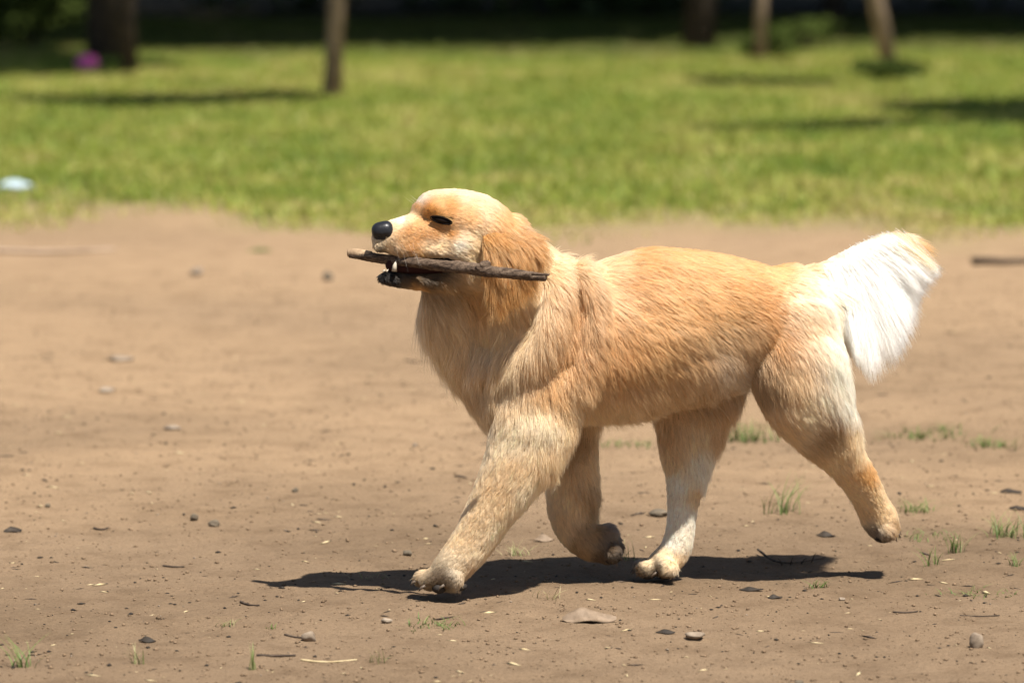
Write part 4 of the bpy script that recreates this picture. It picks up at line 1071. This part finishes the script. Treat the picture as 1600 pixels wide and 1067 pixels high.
# grass tufts growing in the dirt
TG = np.array([(0.10, 0.16, 0.035), (0.16, 0.21, 0.06), (0.24, 0.25, 0.10), (0.42, 0.35, 0.19)])
def tuft(px, py, h, n, spread, label, dry=0.3, wide=1.0, lean=0.6, seed=0):
    n = int(n * 1.6) + 2; h = h * 1.2; lean = lean * 1.25
    g = G(px, py); s = scale_at(g); r = np.random.default_rng(seed + int(px))
    X = g.x + r.normal(0, spread * s * 0.35, n); Y = g.y + r.normal(0, spread * s * 0.30, n)
    root = tag(empty('grass_tuft', Vector((g.x, g.y, 0))), label, 'grass tuft')
    V, Fc, Cc = [], [], []
    for i in range(n):
        H = h * s * r.uniform(0.45, 1.05); a = r.uniform(0, 6.28); le = lean * r.uniform(0.4, 1.3)
        fa = a + 1.57 + r.normal(0, 0.4); W = (1.8 * s) * wide * r.uniform(0.7, 1.2)
        t = np.clip(r.normal(dry * 3, 0.7), 0, 2.99); k0 = int(t); c = TG[k0] * (1 - t + k0) + TG[k0 + 1] * (t - k0)
        o = len(V); z0 = gz(X[i], Y[i]) - 0.002
        kk = 6
        for q in range(kk):
            u = q / (kk - 1); wv = W / 2 * (1 - u ** 1.5) + 0.0001
            cx_ = X[i] + math.cos(a) * H * le * u ** 1.8; cy_ = Y[i] + math.sin(a) * H * le * u ** 1.8; cz = z0 + H * (u - 0.28 * le * u * u)
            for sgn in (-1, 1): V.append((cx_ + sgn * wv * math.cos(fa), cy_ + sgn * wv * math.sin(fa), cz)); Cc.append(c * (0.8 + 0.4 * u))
        for q in range(kk - 1): Fc.append((o + 2 * q, o + 2 * q + 1, o + 2 * q + 3, o + 2 * q + 2))
    me = mesh_py('blades', V, Fc)
    at = me.attributes.new('blade_color', 'FLOAT_COLOR', 'POINT'); at.data.foreach_set('color', np.concatenate([np.array(Cc), np.ones((len(Cc), 1))], 1).astype(np.float32).ravel())
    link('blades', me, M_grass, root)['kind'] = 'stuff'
    return root
tuft(1222, 806, 62, 16, 34, 'tall sparse grass tuft between the two hind legs', 0.35, 1.0, 0.6)
tuft(1165, 686, 42, 36, 60, 'blurred green grass tuft framed between the hind thighs', 0.1, 1.3, 0.8)
tuft(1440, 682, 20, 60, 110, 'low wide green grass strip behind the raised hind leg', 0.05, 1.3, 1.0)
tuft(1552, 700, 22, 30, 60, 'low green grass tuft at right, behind the others', 0.1, 1.3, 0.9)
tuft(1432, 800, 24, 34, 60, 'ragged grass tuft just right of the raised hind paw', 0.3, 1.0, 0.9)
tuft(1448, 845, 16, 30, 70, 'low pale green tuft right of and below the raised paw', 0.3, 1.0, 1.1)
tuft(1494, 866, 36, 16, 18, 'upright green sprig right of the low pale tuft', 0.2, 1.0, 0.5)
tuft(1462, 888, 34, 8, 14, 'thin upright sprig below the low pale tuft', 0.2, 1.0, 0.5)
tuft(1572, 840, 42, 34, 50, 'bushy dark grass tuft at the right edge', 0.3, 1.0, 0.8)
tuft(1583, 888, 24, 8, 14, 'short two bladed sprig at right edge below the bushy tuft', 0.3, 1.0, 0.8)
tuft(1528, 929, 13, 34, 90, 'flat creeping grass patch on dirt at lower right', 0.25, 1.0, 1.3)
tuft(1280, 919, 20, 12, 20, 'small bright green sprig below right end of dog shadow', 0.15, 1.1, 0.9)
tuft(30, 1040, 52, 9, 30, 'two forked green grass blades at lower left corner', 0.25, 1.2, 0.8)
tuft(212, 1038, 34, 7, 12, 'short yellow green sprig at lower left', 0.5, 1.3, 0.5)
tuft(394, 1046, 40, 5, 10, 'single upright dry green sprig at lower left', 0.55, 1.2, 0.25)
tuft(355, 977, 20, 9, 24, 'thin dry sprig below the left tip of the shadow', 0.7, 0.8, 0.9)
tuft(975, 692, 12, 40, 70, 'low blurred grass seen behind belly between front and hind legs', 0.15, 1.2, 1.0)
tuft(685, 980, 14, 40, 70, 'low green grass patch below the leading front paw', 0.1, 1.0, 1.1)
tuft(424, 982, 10, 7, 10, 'tiny green sprout on dirt at left', 0.4, 1.2, 0.6)
tuft(590, 1036, 30, 8, 20, 'tiny blurred pale sprig near bottom edge', 0.7, 0.9, 0.8)
tuft(806, 869, 26, 14, 36, 'dry pale tuft between the two front legs', 0.8, 0.8, 1.1)
tuft(972, 876, 40, 16, 26, 'pale grass tuft behind the lifted front paw', 0.6, 0.8, 0.6)
tuft(850, 938, 26, 9, 30, 'tiny straw coloured tuft in front of the dog shadow', 0.95, 0.8, 0.9)
tuft(580, 906, 16, 10, 36, 'dry flattened tuft left of the leading front paw', 0.8, 0.8, 1.2)
tuft(690, 978, 8, 6, 30, 'tiny shoots at right end of the low green patch', 0.1, 1.0, 1.0)
tuft(405, 396, 10, 30, 22, 'blurred small green tuft on far dirt left of the dog', 0.1, 1.5, 0.7)

# uncountable grit, crumbs and bits of straw on the dirt
def grit(name, n, size, mats, label, elong=1.0, seed=0):
    r = np.random.default_rng(seed)
    y = -1.0 + 6.5 * r.uniform(0, 1, n) ** 1.3; x = r.uniform(-1, 1, n) * (0.85 + 0.13 * (y + 1))
    s = size * np.exp(r.normal(0, 0.6, n)).clip(0, 3.2)
    base = np.array([(1, 0, 0), (-1, 0, 0), (0, 1, 0), (0, -1, 0), (0, 0, 1), (0, 0, -1)], float)
    tr = np.array([(0, 2, 4), (2, 1, 4), (1, 3, 4), (3, 0, 4), (2, 0, 5), (1, 2, 5), (3, 1, 5), (0, 3, 5)])
    a = r.uniform(0, 6.28, n)
    v = base[None] * (s[:, None, None] * r.uniform(0.6, 1.3, (n, 6, 1))) * np.array([elong, 1, 0.75 if elong == 1 else 0.7])[None, None]
    ca, sa = np.cos(a)[:, None], np.sin(a)[:, None]
    vx = v[..., 0] * ca - v[..., 1] * sa; vy = v[..., 0] * sa + v[..., 1] * ca
    z = ground_height(x, y)
    v = np.stack([vx + x[:, None], vy + y[:, None], v[..., 2] + z[:, None] + s[:, None] * 0.3], -1)
    f = (np.arange(n)[:, None, None] * 6 + tr[None]).reshape(-1, 3)
    me = mesh_np(name, v.reshape(-1, 3), f)
    return tag(link(name, me, mats, smooth=False), label, 'grit', None, 'stuff')
grit('soil_crumbs', 19000, 0.0013, M_soil, 'fine brown crumbs of soil scattered over the dirt', 1.0, 1)
grit('dark_grit', 2600, 0.0012, M_leaf_dark, 'dark specks of dry plant matter on the dirt', 1.6, 2)
grit('pale_grit', 500, 0.0011, M_stone_pale, 'pale specks of grit on the dirt', 1.2, 3)
grit('straw_bits', 600, 0.0011, M_straw, 'bits of pale straw scattered on the dirt', 6.0, 4)
grit('twig_bits', 420, 0.0013, M_twig, 'bits of dark twig scattered on the dirt', 6.0, 5)

# litter on the lawn
def crumple(name, px, py, w, h, mat, label, cat, seed):
    g = G(px, py); s = scale_at(g); r = random.Random(seed)
    ph = [(Vector((r.gauss(0, 1), r.gauss(0, 1), r.gauss(0, 1))) * 3.2, r.uniform(0, 6)) for _ in range(6)]
    def f(d):
        return 1 + sum(abs(math.sin(d.dot(v) + p)) * 0.11 for v, p in ph) - 0.3
    return tag(lump(name, g + Vector((0, 0, h * s / 2)), w * s / 2, w * s / 2 * 0.7, h * s / 2, mat, None, f, 40, 24), label, cat)
k = NT('pink_plastic'); k.b.inputs['Base Color'].default_value = (0.85, 0.13, 0.42, 1); k.rough(0.4, 0.4)
crumple('plastic_bag', 137, 113, 30, 24, k.m, 'small crumpled magenta pink bag on lawn at foot of dark trees', 'bag', 3)
k = NT('pale_blue_paper'); k.b.inputs['Base Color'].default_value = (0.34, 0.42, 0.46, 1); k.rough(0.6, 0.3)
crumple('paper_scrap', 24, 303, 50, 19, k.m, 'crumpled pale blue white paper scrap on lawn at left edge', 'litter', 4)
